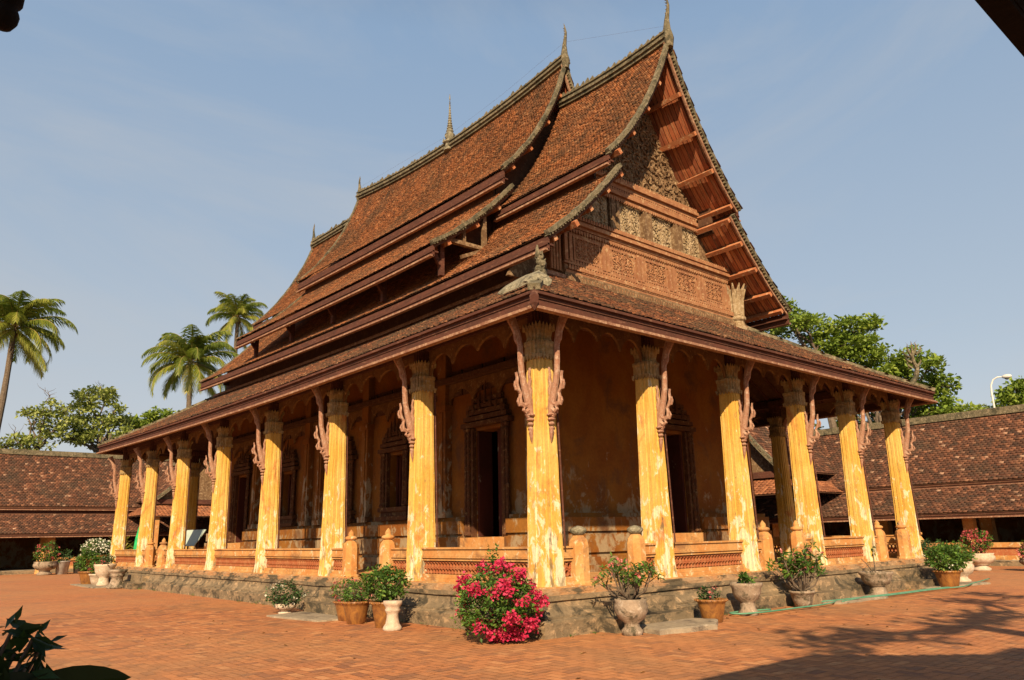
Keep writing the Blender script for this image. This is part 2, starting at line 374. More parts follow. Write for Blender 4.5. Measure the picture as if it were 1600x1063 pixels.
def quad3(p0, pm, p1, n=9):
    """smooth curve through three (x,z) points, from p0 to p1"""
    p0 = np.array(p0,float); pm = np.array(pm,float); p1 = np.array(p1,float); c = 2*pm-(p0+p1)/2
    t = np.linspace(0,1,n)[:,None]; return (1-t)**2*p0+2*t*(1-t)*c+t*t*p1

class Slope:
    """left slope: profile from eave (v=0) to top (v=L) in x,z; extruded along y"""
    def __init__(s, eave, mid, top, y0, y1, sag=0.0, zoff=0.0):
        c = quad3(eave, mid, top, 33); s.c = c; d = np.r_[0,np.cumsum(np.hypot(*np.diff(c,axis=0).T))]
        s.d = d; s.L = d[-1]; s.y0 = y0; s.y1 = y1; s.sag = sag; s.zoff = zoff
    def __call__(s, u, v, mirror=False):
        u = np.asarray(u,float); v = np.asarray(v,float)
        x = np.interp(v, s.d, s.c[:,0]); z = np.interp(v, s.d, s.c[:,1])
        t = np.clip((u-s.y0)/(s.y1-s.y0),0,1)
        z = z + dz(u) + s.zoff - s.sag*4*t*(1-t)*(v/s.L)
        if mirror: x = 2*XC-x
        return np.stack([x,u+0*x,z],-1)
    def prof(s, y, n=12, mirror=False, lift=0):
        return [Vector(q)+Vector((0,0,lift)) for q in s(np.full(n,y), np.linspace(0,s.L,n), mirror)]

def tiles(name, fn, L, urange, mat, parent, tw=.135, th=.125, jit=1.0, thick=.022, flip=False):
    """fn(u,v) -> points; overlapping clay tiles in courses from v=0 to L"""
    V = []; F = []; Rn = []; rows = int(L/th)
    U=[];Vv=[];W=[]
    for k in range(rows):
        v = k*th; a, c = urange(v+th*.5)
        if c-a < tw: continue
        u0 = a + (tw/2 if k%2 else 0)
        us = np.arange(u0, c-tw*.4, tw)
        U.append(us); Vv.append(np.full(len(us), v))
    u = np.concatenate(U); v = np.concatenate(Vv); n = len(u)
    u = u + RNG.normal(0,.006*jit,n); v = v + RNG.normal(0,.008*jit,n) ; v = np.maximum(v,0)
    w = tw*.48
    A = fn(u-w, v); B = fn(u+w, v); C = fn(u+w, np.minimum(v+th*1.12,L)); D = fn(u-w, np.minimum(v+th*1.12,L))
    N = np.cross(B-A, D-A); N /= np.linalg.norm(N,axis=1)[:,None]+1e-9
    N[N[:,2]<0] *= -1
    l = (thick*1.25 + np.abs(RNG.normal(0,.008*jit,n)))[:,None]; tl = RNG.normal(0,.006*jit,n)[:,None]
    A2 = A+N*(l+tl); B2 = B+N*(l-tl); C2 = C+N*.006; D2 = D+N*.006
    E = A2-N*thick; Fp = B2-N*thick
    P = np.stack([A2,B2,C2,D2,E,Fp],1).reshape(-1,3)
    base = (np.arange(n)*6)[:,None]
    q = np.concatenate([base+np.array([[0,1,2,3]]), base+np.array([[4,5,1,0]])],0)
    t = np.concatenate([base+np.array([[0,3,4]]), base+np.array([[1,5,2]])],0)
    me = bpy.data.meshes.new(name)
    nf = len(q)+len(t); me.vertices.add(len(P)); me.vertices.foreach_set('co', P.ravel())
    loops = np.concatenate([q.ravel(), t.ravel()]); me.loops.add(len(loops)); me.loops.foreach_set('vertex_index', loops.astype(np.int32))
    st = np.concatenate([np.arange(len(q))*4, len(q)*4+np.arange(len(t))*3]).astype(np.int32)
    me.polygons.add(nf); me.polygons.foreach_set('loop_start', st)
    me.polygons.foreach_set('loop_total', np.concatenate([np.full(len(q),4),np.full(len(t),3)]).astype(np.int32))
    r = RNG.random(n); r = np.concatenate([r,r,r,r]); at = me.attributes.new('rnd','FLOAT','FACE'); at.data.foreach_set('value', r.astype(np.float32))
    me.materials.append(mat); me.update(); me.validate()
    o = bpy.data.objects.new(name, me); COL.objects.link(o); place(o, parent, None); return o

def sheet(fn, L, urange, off, nu=24, nv=8, b=None, flip=False):
    b = b or MB(); P = np.zeros((nv,nu,3))
    for j,vv in enumerate(np.linspace(0,L,nv)):
        a, c = urange(vv); P[j] = fn(np.linspace(a,c,nu), np.full(nu,vv))
    P[...,2] += off; b.grid(P, flip); return b

def gable_roof(nm, sl, mat, tw=.115, th=.105, purl=(), wall_y=None, back=False, top=True, eave_h=(.06,.36), verges=(True,False), ends=()):
    """a pair of slopes: tiles on the left, plain tiled sheet on the right, boarded soffit, verges, eave boards"""
    ur = lambda v: (sl.y0+.02, sl.y1-.02)
    roof = tiles(nm, sl, sl.L, ur, mat, T, tw, th)
    b = MB(); f = lambda u,v: sl(u,v,True)
    tl = tiles('roof_tiles', f, sl.L, ur, mat, roof, .27, .25, thick=.03)
    b = MB()
    for mi in (False,True):
        g = lambda u,v: sl(u,v,mi)
        sheet(g, sl.L, lambda v:(sl.y0+.03,sl.y1-.03), -.02, b=b); 
    b.build('roof_bed', M['darkwood'], roof)
    for mi in (False,True):     # boarded soffit: separate boards up the slope
        b = MB(); yy = sl.y0+.05; n = 10
        while yy < min(sl.y0+2.6, sl.y1-.3):
            w = .135; vv = np.linspace(.05, sl.L-.05, n)
            a = sl(np.full(n,yy), vv, mi); c = sl(np.full(n,yy+w), vv, mi); j = random.uniform(-.012,.012)
            P = np.stack([a,c],0); P[...,2] -= .10+j; b.cur = random.random(); b.grid(P)
            yy += w+.016
        b.build('soffit_boards', M['soffit'], roof)
    for mi in (False,True):
        b = MB(); sd = -1 if mi else 1
        P0 = sl(np.linspace(sl.y0+.02,sl.y1-.02,20), np.zeros(20), mi)
        pts = [Vector(q)+Vector((.07*sd,0,-eave_h[1])) for q in P0]
        b.sweep(pts, (1,0,0), .06, eave_h[1]-eave_h[0])
        b.sweep([q+Vector((.05*sd,0,.30*(eave_h[1]-eave_h[0])+.03)) for q in pts], (1,0,0), .22, .045)
        e = b.build('eave_board', M['redwood'], roof)
    for mi in (False,True):
        b = MB(); sd = -1 if mi else 1
        P0 = sl(np.linspace(sl.y0+.02,sl.y1-.02,20), np.zeros(20), mi)
        b.sweep([Vector(q)+Vector((.02*sd,0,-eave_h[1]-.012)) for q in P0], (1,0,0), .12, .05)
        b.build('eave_moulding', M['lip'], roof)
    for yv, on in ((sl.y0,verges[0]),(sl.y1,verges[1])):
        if not on: continue
        for mi in (False,True):
            b = MB(); pr = sl.prof(yv, 22, mi); sg = 1 if yv==sl.y0 else -1
            pr2 = [q+Vector((random.uniform(-.012,.012),random.uniform(-.01,.01),random.uniform(-.014,.014))) for q in pr]
            b.sweep(pr2, (0,1,0), .14, .105, lift=-.035)
            # toothed tile ends under the mortar
            dd = np.linspace(.06, sl.L-.1, int(sl.L/.11))
            for q in sl(np.full(len(dd),yv+.02*sg), dd, mi):
                b.box(q[0]-.03,q[0]+.03,q[1]-.075,q[1]+.075,q[2]-.085+random.uniform(-.02,.02),q[2]-.03)
            o = b.build('verge_mortar', M['mortar'], roof)
            b = MB(); b.sweep([q+Vector((0,.05*sg,0)) for q in pr], (0,1,0), .05, .09, lift=-.15)
            b.build('bargeboard', M['lip'] if mi else M['darkwood'], roof)
    if len(purl):
        for mi in (False,True):
            for z in purl:
                zz = sl(np.full(60,sl.y0), np.linspace(0,sl.L,60), mi); i = int(np.argmin(abs(zz[:,2]-z)))
                i2 = min(i+1,59); q = Vector(zz[i2]); t = (Vector(zz[min(i2+1,59)])-Vector(zz[i2-2])).normalized()
                n = Vector((0,1,0)).cross(t).normalized()
                if n.z < 0: n = -n
                b = MB(); c = q - n*.20
                b.bar(c+Vector((0,.06 if mi else (-.13 if z in ends else .05),0)), c+Vector((0,1.5,0)), .13, .15, up=tuple(n))
                b.build('purlin', M['purlin'], roof)
    return roof

def ridge(nm_parent, x, ys, zs, h=.3, w=.26, cap=.12):
    b = MB(); pts = [Vector((x,y,z)) for y,z in zip(ys,zs)]
    b.sweep(pts, (1,0,0), w, h, lift=-.08); b.sweep(pts, (1,0,0), w*1.35, .06, lift=h-.09)
    b.sweep(pts, (1,0,0), w*1.5, .06, lift=.02)
    r = b.build('ridge_cap', M['mortar'], nm_parent)
    b = MB(); L = abs(ys[-1]-ys[0]); n = int(L/.23)
    for i in range(n):
        y = ys[0]+(ys[-1]-ys[0])*(i+.5)/n; z = float(np.interp(y, ys, zs))+h-.04
        hh = .25*random.uniform(.6,1.15); l = random.uniform(-.03,.03)
        b.loft([[(x-.05,y-.07,z),(x+.05,y-.07,z),(x+.05,y+.07,z),(x-.05,y+.07,z)],
                [(x-.055+l,y-.06,z+hh*.55),(x+.055+l,y-.06,z+hh*.55),(x+.055+l,y+.05,z+hh*.55),(x-.055+l,y+.05,z+hh*.55)],
                [(x-.02+l,y-.05,z+hh),(x+.02+l,y-.05,z+hh),(x+.02+l,y-.03,z+hh),(x-.02+l,y-.03,z+hh)]])
    b.build('ridge_crest', M['mortar'], nm_parent)
    return r

def horn(parent, base, h, lean=-1, name='horn_finial', s=1.0, mat='mortar'):
    """slender S-curved roof horn, leaning along y by lean"""
    x,y,z = base; b = MB()
    P = [(0,0,-.22),(0,-.02,0),(0,-.05,.2),(0,-.02,.42),(0,.06,.6),(0,.10,.72),(0,.07,.84),(0,-.0,1.0)]
    R = [.15,.23,.16,.10,.072,.055,.04,.012]
    pts = [(x, y-lean*py*h*.5, z+pz*h) for _,py,pz in P]
    b.tube(pts, [r*s for r in R], 8, flat=.75)
    for t in (.55,.63,.71,.78,.85):
        zz = z+t*h; yy = y-lean*np.interp(t,[0,.2,.42,.6,.72,.84,1],[-.02,-.05,-.02,.06,.10,.07,0])*h*.5
        b.tube([(x,yy,zz),(x,yy+.06*lean,zz+.02),(x,yy+.10*lean,zz+.08)],[.022,.018,.004],5)
    return b.build(name, M[mat], parent, smooth=False)

# profiles measured from the photograph: eave, middle, top (x, z)
SA  = Slope((4.32,10.50),(5.98,12.52),(XC,15.15), 1.8, 6.5, sag=.12)
SA2 = Slope((2.02,7.62),(3.30,8.68),(4.75,10.22), 1.8, 25.2)
SB  = Slope((4.37,11.82),(6.12,14.02),(XC,16.72), 6.12, 20.5, sag=.42)
SB2 = Slope((1.78,8.72),(3.30,9.86),(4.75,11.32), 6.12, 20.4)
SC  = Slope((4.32,10.75),(5.98,12.80),(XC,15.55), 20.0, 25.3)
rA  = gable_roof('front_upper_roof', SA, M['tile'], purl=(10.62,11.55,12.55,13.6), ends=(10.62,))
rA2 = gable_roof('lower_long_roof', SA2, M['tile'], ends=(8.15,), purl=(7.72,8.15,8.8,9.5,10.12), verges=(True,True), eave_h=(.06,.40))
rB  = gable_roof('main_upper_roof', SB, M['tile'], verges=(True,True), eave_h=(.08,.50), ends=(), purl=(12.1,13.0,14.2,15.4))
rB2 = gable_roof('main_lower_roof', SB2, M['tile'], verges=(True,True), eave_h=(.06,.38), purl=(9.0,9.8,10.6))
rC  = gable_roof('rear_upper_roof', SC, M['tile'], verges=(False,True))
for sl, r, y0, y1 in ((SA,rA,1.75,6.4),(SB,rB,6.05,20.55),(SC,rC,20.3,25.35)):
    ys = np.linspace(y0,y1,16); zs = sl(np.clip(ys,sl.y0,sl.y1), np.full(16,sl.L))[:,2]+.05
    ridge(r, XC, ys, zs)
horn(rA, (XC,1.75,15.25), 1.55, 1); horn(rB, (XC,6.1,16.85), 1.5, 1); horn(rB, (XC,20.5,17.1), 1.1, -1); horn(rC, (XC,25.35,16.1), 1.25, -1)
# ridge spire
b = MB(); sz = 16.32
prof = [(.26,0),(.26,.12),(.2,.16),(.2,.3),(.28,.36),(.28,.44),(.16,.5),(.2,.62),(.22,.74),(.13,.84),(.16,.92),(.10,1.0)]
z = 1.0; r = .13
for i in range(11):
    prof += [(r,z+.03),(r,z+.07),(r*.55,z+.11)]; z += .12; r *= .86
prof += [(.012,z+.05),(.03,z+.1),(.008,z+.35)]
b.lathe(prof, (XC,12.96,sz), 12)
for i in range(4):
    a = i*PI/2+.4; b.tube([(XC+.2*math.cos(a),12.96+.2*math.sin(a),sz+.4),(XC+.33*math.cos(a),12.96+.33*math.sin(a),sz+.5),(XC+.3*math.cos(a),12.96+.3*math.sin(a),sz+.72)],[.05,.04,.005],5)
b.build('ridge_spire', M['stucco'], rB)
# lightning wire along the ridge
b = MB(); b.tube([(XC,1.9,15.75),(XC,6.1,17.6),(XC,9.5,17.25),(XC,12.96,17.1),(XC,20.4,17.6)], .002, 4); b.build('ridge_wire', M['darkwood'], rB)

# ---- closing walls between the roof tiers (dark timber)
b = MB()
def along(x0, x1, y0, y1, z0, z1, zoff=0):
    n = 8; ys = np.linspace(y0,y1,n)
    for i in range(n-1):
        d0 = float(dz((ys[i]+ys[i+1])/2)); b.box(x0,x1,ys[i]+.001,ys[i+1]-.001,z0+d0,z1+d0)
for m_ in (0,1):
    X = (lambda x: x) if not m_ else (lambda x: 2*XC-x)
    for x0,x1,y0,y1,z0,z1 in ((3.15,3.22,3.3,25.0,6.9,8.45),(4.62,4.7,2.6,25.0,9.9,10.75),(4.62,4.7,6.9,20.2,10.7,11.9),(4.25,4.32,6.9,20.2,9.4,10.7)):
        b = MB(); a, c = sorted((X(x0),X(x1))); along(a,c,y0,y1,z0,z1); b.build('clerestory_boarding', M['darkwood'], T)
def gable_fill(y, sl_up, sl_lo, zb, nm, mat, parent, xin=.0, th=.08):
    pts = []
    lo = [(q.x,q.z-.12) for q in sl_lo.prof(sl_lo.y0+.01,8)]; up = [(q.x,q.z-.12) for q in sl_up.prof(sl_up.y0+.01,12)]
    left = [p for p in lo if p[1]>zb] + up; left[0] = (left[0][0], zb)
    lx = max(p[0] for p in lo); left = [p for p in lo if p[1]>zb]+[p for p in up if p[0]>lx]; left[0] = (left[0][0], zb)
    right = [(2*XC-p[0],p[1]) for p in left[::-1][1:]]
    b = MB(); b.prism(left+right, (0,y+th,0), (1,0,0), (0,0,1), th); return b.build(nm, mat, parent)
gable_fill(7.0, SB, SB2, 9.3, 'main_gable_wall', M['darkwood'], T)
gable_fill(24.6, SC, SA2, 7.9, 'rear_gable_wall', M['darkwood'], T)
# struts and beams in the gap between the two long roofs
for y in (6.5,9.6,12.9,16.2,19.6):
    zt = float(SB2(np.array([y]),np.array([.6]))[0,2])-.15; zb = float(SA2(np.array([y]),np.array([.75]))[0,2])
    for sx in (0,1):
        f = (lambda x: x) if not sx else (lambda x: 2*XC-x)
        b = MB(); b.bar((f(2.35),y,zb-.1),(f(2.35),y,zt),.14,.14); b.bar((f(2.4),y,zb+.1),(f(1.95),y,zt-.1),.09,.12); b.build('strut', M['redwood'], T)
for sx in (0,1):
    b = MB(); f = (lambda x: x) if not sx else (lambda x: 2*XC-x)
    b.bar((f(2.35),6.3,9.02),(f(4.3),6.3,9.02),.14,.12); b.bar((f(3.0),6.3,9.0),(f(3.0),6.3,9.75),.1,.1); b.bar((f(3.75),6.3,9.0),(f(3.75),6.3,10.25),.12,.12)
    b.bar((f(2.9),6.28,8.6),(f(4.4),6.28,9.3),.1,.1)
    b.build('roof_frame', M['carved'], T)

# ------------------------------------------------------------------ veranda roof (hipped skirt)
EL, ER, EF, EB = -1.0, 15.60, -1.0, 29.3      # eave lines
RUN, RISE = 3.9, 2.25; LV = math.hypot(RUN,RISE)
def dzv(y): return .42*np.maximum(0,(np.asarray(y,float)-9)/20)**1.4
def vsurf(side):
    def fn(u, v):
        u = np.asarray(u,float); v = np.asarray(v,float); t = v/LV; r = RUN*t
        z = 4.90 + RISE*(.90*t+.10*t*t)
        # eave corners lift a little
        if side in 'LR':
            x = (EL+r) if side=='L' else (ER-r); y = u+0*r
        else:
            y = (EF+r) if side=='F' else (EB-r); x = u+0*r
        z = z + dzv(y)
        return np.stack([x,y,z],-1)
    return fn
def vrange(side):
    def f(v):
        r = RUN*v/LV
        return (EF+r, EB-r) if side in 'LR' else (EL+r, ER-r)
    return f
VR = empty_roof = None
b = MB()
for sd in 'LFRB': sheet(vsurf(sd), LV, vrange(sd), -.025, 30, 6, b=b)
VR = b.build('veranda_roof', M['darkwood'], T)
tiles('roof_tiles', vsurf('L'), LV, vrange('L'), M['tile_old'], VR, .12, .11)
tiles('roof_tiles', vsurf('F'), LV, vrange('F'), M['tile_old'], VR, .12, .11)
tiles('roof_tiles', vsurf('R'), LV, vrange('R'), M['tile_old'], VR, .27, .25, thick=.03)
tiles('roof_tiles', vsurf('B'), LV, vrange('B'), M['tile_old'], VR, .27, .25, thick=.03)
b = MB()
for sd in 'LFRB': sheet(vsurf(sd), LV, vrange(sd), -.16, 30, 6, b=b)
b.build('soffit', M['darkwood'], VR)
b = MB()      # rafters seen from below
for y in np.arange(-.4, 28.6, .55):
    for sd,f in (('L',-1),('R',1)):
        vm = min(4.3, .97*LV*min(y-EF,EB-y)/RUN)
        if vm < .4: continue
        fn = vsurf(sd); a = fn(np.array([y]),np.array([.1]))[0]; c = fn(np.array([y]),np.array([vm]))[0]
        b.bar(a-[0,0,.23], c-[0,0,.23], .07, .1)
for x in np.arange(-.4, 15.3, .55):
    vm = min(4.3, .97*LV*min(x-EL,ER-x)/RUN)
    if vm < .4: continue
    fn = vsurf('F'); a = fn(np.array([x]),np.array([.1]))[0]; c = fn(np.array([x]),np.array([vm]))[0]; b.bar(a-[0,0,.23], c-[0,0,.23], .07, .1)
b.build('rafters', M['redwood'], VR)
def eave_path(o, zz, n=24):
    """four eave runs; o = inset, zz = height relative to eave line 4.9"""
    L = [(EL+o,y,4.9+zz+float(dzv(y))) for y in np.linspace(EF+o,EB-o,n)]
    Rr = [(ER-o,y,4.9+zz+float(dzv(y))) for y in np.linspace(EF+o,EB-o,n)]
    F = [(x,EF+o,4.9+zz) for x in np.linspace(EL+o,ER-o,n)]
    B = [(x,EB-o,4.9+zz+float(dzv(EB))) for x in np.linspace(EL+o,ER-o,n)]
    return [(L,(1,0,0)),(Rr,(1,0,0)),(F,(0,1,0)),(B,(0,1,0))]
b = MB()
for pts,s_ in eave_path(.05,-.31): b.sweep([Vector(p) for p in pts], s_, .06, .27)
for pts,s_ in eave_path(.015,-.08): b.sweep([Vector(p) for p in pts], s_, .11, .05)
b.build('eave_board', M['redwood'], VR)
b = MB()
for pts,s_ in eave_path(.0,-.355): b.sweep([Vector(p) for p in pts], s_, .13, .05)
b.build('eave_moulding', M['lip'], VR)
# hips
def hip(side_x, side_y):
    pts = []
    for t in np.linspace(0,1,10):
        x = EL+RUN*t if side_x<0 else ER-RUN*t; y = EF+RUN*t if side_y<0 else EB-RUN*t
        pts.append(Vector((x,y,4.93+RISE*(.90*t+.10*t*t)+float(dzv(y)))))
    return pts
for sx,sy in ((-1,-1),(1,-1),(-1,1),(1,1)):
    b = MB(); d = Vector((sx,-sy,0)).normalized(); pts = [p+Vector((0,0,random.uniform(-.015,.015))) for p in hip(sx,sy)]
    b.sweep(pts, d, .22, .11, lift=-.05); b.build('hip_ridge', M['mortar'], VR)
# mortar strip where the skirt meets the walls
b = MB()
b.sweep([Vector((2.85,y,7.13+float(dzv(y)))) for y in np.linspace(3.1,25.4,16)], (1,0,0), .24, .10)
b.sweep([Vector((11.75,y,7.13+float(dzv(y)))) for y in np.linspace(3.1,25.4,16)], (1,0,0), .24, .10)
b.sweep([Vector((x,2.88,7.10)) for x in np.linspace(2.9,11.7,10)], (0,1,0), .24, .10)
b.build('flashing', M['lip'], VR)
# mortar lump and weathered finial on the near corner
b = MB()
from mathutils import noise as mnoise
def vz(x,y): return 4.93+RISE*max(0,min((x-EL),(y-EF)))/RUN
rings = []
for k in range(9):
    ph = k/8*PI/2; ring = []
    for i in range(28):
        a = 2*PI*i/28; rr = math.cos(ph)**.6
        # local axes: along the left eave (+y) and up the slope (+x)
        lx = math.cos(a)*rr*(.44+.10*math.sin(3*a+1)); ly = math.sin(a)*rr*(.62+.12*math.sin(4*a)) 
        x = .42+lx+.10*ly; y = .78+ly
        q = mnoise.noise(Vector((x*3.1,y*3.1,k*.4)))*.07
        ring.append((x+q,y-q,vz(x,y)+.02+.17*math.sin(ph)+q*.9))
    rings.append(ring)
b.loft(rings); b.build('mortar_lump', M['stucco'], VR)
b = MB(); b.tube([(EL-.02,EF-.02,4.86),(EL-.06,EF-.06,4.74),(EL-.06,EF-.06,4.62),(EL-.05,EF-.05,4.5)],[.04,.08,.065,.01],4); b.build('corner_pendant', M['redwood'], VR)
def naga_finial(base, hgt, name, mat, sgx, sgy, spikes=True, s=1.0):
    bx,by,bz = base; b = MB(); d = Vector((sgx,sgy,0)).normalized()
    def pt(o,z): return Vector((bx,by,bz))+d*o*s+Vector((0,0,z*hgt))
    b.tube([pt(-.30,-.12),pt(-.12,.02),pt(.04,.2),pt(.10,.42),pt(.03,.62),pt(.0,.78),pt(.12,.9)], [.13*s,.14*s,.12*s,.10*s,.085*s,.10*s,.03*s], 8, .6)
    if spikes:
        for o,z,l,w in ((-.02,.80,.32,-.10),(.04,.84,.36,.02),(.09,.86,.30,.14),(.14,.82,.26,.26),(-.06,.74,.22,-.26),(.12,.5,.2,.2),(-.03,.45,.18,-.2),(-.03,.6,.18,-.22)):
            b.tube([pt(o,z),pt(o+w*.5,z+l*.35),pt(o+w*.7,z+l*.75),pt(o+w*.45,z+l)], [.045*s,.035*s,.02*s,.004], 5)
    else:
        for k in range(7):
            z = .05+.13*k; b.lathe([(.03,0),(.11*s*(1-.06*k),.03),(.09*s,.06),(.03,.09)], tuple(pt(random.uniform(-.04,.06),z)), 7)
    return b.build(name, mat, VR)
b = MB()
for k in range(9):
    z = 6.22+.088*k; rr = (.17,.14,.11,.09,.10,.07,.08,.06,.04)[k]; o = random.uniform(-.05,.05)
    b.lathe([(rr*.5,-.06),(rr,-.01),(rr*1.05,.05),(rr*.6,.12),(.01,.15)], (1.45+o,1.45-o,z), 7, wob=.2)
for i in range(9):
    a = i*2.4; z = 6.3+.07*i; b.tube([(1.45,1.45,z),(1.45+.09*math.cos(a),1.45+.09*math.sin(a),z+.04),(1.45+.13*math.cos(a),1.45+.13*math.sin(a),z+.10)],[.035,.03,.01],5)
b.build('corner_finial', M['mortar'], VR)
naga_finial((15.25,-.65,5.15), 1.15, 'naga_finial', M['mortar'], 1,-1)
naga_finial((15.25,28.9,5.6), 1.1, 'naga_finial', M['mortar'], 1,1)
naga_finial((-.65,28.9,5.55), .30, 'naga_finial', M['mortar'], -1,1, False, .5)
# ------------------------------------------------------------------ gable wall with carving
YG = 3.2
gw = gable_fill(YG, SA, SA2, 7.0, 'gable_wall', M['carved'], T, th=.1)
def scroll(U, Vv, seed, cell=.34, turns=2.2):
    """height field of scrollwork: spirals round jittered centres"""
    rs = np.random.default_rng(seed); H = np.zeros_like(U); best = np.full(U.shape, 1e9)
    i0,i1 = int(U.min()//cell)-1, int(U.max()//cell)+2; j0,j1 = int(Vv.min()//cell)-1, int(Vv.max()//cell)+2
    for i in range(i0,i1):
        for j in range(j0,j1):
            jx, jy = rs.random(2)*.5-.25; sgn = 1 if (i+j)%2 else -1; ph = rs.random()*6.28
            cx = (i+.5+jx)*cell; cy = (j+.5+jy)*cell; dx = U-cx; dy = Vv-cy; r = np.hypot(dx,dy); a = np.arctan2(dy,dx)
            h = np.sin(a*sgn + r/cell*2*np.pi*turns + ph)
            h = np.where(r<cell*.10, 1, h); m = r<best; H = np.where(m,h,H); best = np.minimum(best,r)
    return np.clip(H*1.5,-1,1)*.5+.5
def vine(b, x0,x1,z0,z1,y,cell,seed,mask=None):
    """raised scrolls with leaf flicks, mirrored about the middle of the panel"""
    rs = random.Random(seed); xm = (x0+x1)/2; nx = max(1,int((x1-xm)/cell)); nz = max(1,int((z1-z0)/cell)); cx = (x1-xm)/nx; cz = (z1-z0)/nz
    for i in range(nx):
        for j in range(nz):
            u = (i+.5+rs.uniform(-.1,.1))*cx; z = z0+(j+.5+rs.uniform(-.1,.1))*cz; r0 = min(cx,cz)*rs.uniform(.46,.56); ph = rs.uniform(0,6.28); dr = 1 if (i+j)%2 else -1
            for sx in (-1,1):
                x = xm+sx*u
                if mask is not None and not mask(np.array([x+sx*r0*.6]),np.array([z+r0*.6]))[0]: continue
                pts = []; rad = []
                for k in range(15):
                    t = k/14; a = ph+dr*t*2*PI*1.35; r = r0*(1-.86*t); pts.append((x+sx*r*math.cos(a), y-.25*r0*(.3+.7*t), z+r*math.sin(a))); rad.append(r0*(.15-.06*t))
                b.tube(pts, rad, 5)
                for k in range(4):
                    a = ph+dr*k*1.7; p = Vector((x+sx*r0*.95*math.cos(a), y-.1*r0, z+r0*.95*math.sin(a))); d = Vector((sx*math.cos(a+dr*.9),0,math.sin(a+dr*.9)))
                    b.tube([p, p+d*r0*.3+Vector((0,-.1*r0,0)), p+d*r0*.55], [r0*.13,r0*.11,.003], 4)
def carved_panel(x0,x1,z0,z1,y,depth,seed,mat,parent,name,cell=.3,res=.022,mask=None,proud=0.0):
    nu = int((x1-x0)/res)+1; nv = int((z1-z0)/res)+1
    X,Z = np.meshgrid(np.linspace(x0,x1,nu), np.linspace(z0,z1,nv), indexing='ij')
    H = scroll(np.abs(X-XC), Z, seed, cell)
    e = np.minimum(np.minimum(X-x0,x1-X),np.minimum(Z-z0,z1-Z)); H = np.where(e<res*1.2,0,H)
    P = np.stack([X, y-H*depth*.35, Z], -1); b = MB()
    nuv = X.shape; keep = np.ones(nuv,bool) if mask is None else mask(X,Z)
    fs = []
    for i in range(nuv[0]-1):
        for j in range(nuv[1]-1):
            if keep[i,j] and keep[i+1,j] and keep[i+1,j+1] and keep[i,j+1]:
                a = i*nuv[1]+j; fs.append((a,a+nuv[1],a+nuv[1]+1,a+1))
    b.add(P.reshape(-1,3).tolist(), fs)
    vine(b, x0,x1,z0,z1,y-depth*.25,cell,seed,mask)
    return b.build(name, mat, parent)
def teeth(b, x0, x1, y, z, s=.085, h=.11, d=.07, down=False):
    n = int((x1-x0)/s)
    for i in range(n):
        x = x0+(i+.5)*(x1-x0)/n; w = s*.42
        if down: pr = [(x-w,y,z),(x+w,y,z),(x+w*.9,y,z-h*.6),(x,y,z-h),(x-w*.9,y,z-h*.6)]
        else: pr = [(x-w,y,z),(x+w,y,z),(x+w*.9,y,z+h*.6),(x,y,z+h),(x-w*.9,y,z+h*.6)]
        b.loft([pr, [(q[0],q[1]-d,q[2]) for q in pr]])
# pediment
up = SA.prof(1.81,40); ux = np.array([q.x for q in up]); uz = np.array([q.z for q in up])
def pmask(X,Z):
    lim = np.interp(Z, uz, ux)
    return (np.abs(X-XC) < XC-lim-.16)
carved_panel(4.6,10.04,10.66,14.6,YG-.03,.11,3,M['carved'],gw,'carved_pediment',cell=.40,res=.03,mask=pmask)
XL, XR = 3.66, 10.95
b = MB()                       # cornices
for z0,z1,p in ((10.10,10.20,.14),(10.20,10.32,.22),(10.42,10.54,.20),(10.54,10.64,.28)): b.box(4.86,2*XC-4.86,YG-p,YG+.02,z0+.002,z1)
teeth(b,4.9,2*XC-4.9,YG-.14,10.34,.10,.09,.06); teeth(b,4.9,2*XC-4.9,YG-.16,10.11,.10,.12,.05,True); teeth(b,4.9,2*XC-4.9,YG-.20,10.64,.10,.12,.06)
b.build('upper_cornice', M['carved_red'], gw)
b = MB(); b.prism([(3.72,8.90),(2*XC-3.72,8.90),(2*XC-4.72,10.10),(4.72,10.10)],(0,YG+.02,0),(1,0,0),(0,0,1),.08)
fr = b.build('frieze', M['carved'], gw)
pc = [5.20,6.60,8.04,9.44]
for i,c in enumerate(pc): carved_panel(c-.47,c+.47,9.06,10.06,YG-.075,.055,20+i,M['carved_pale'],fr,'frieze_panel',cell=.24,res=.025)
for c in (5.88,7.32,8.76):
    b = MB(); b.box(c-.2,c+.2,YG-.17,YG-.05,8.98,10.12)
    for q in (-.11,.11): b.box(c+q-.05,c+q+.05,YG-.2,YG-.16,9.08,10.02)
    b.box(c-.22,c+.22,YG-.21,YG-.05,8.98,9.06); b.build('frieze_pilaster', M['carved'], fr)
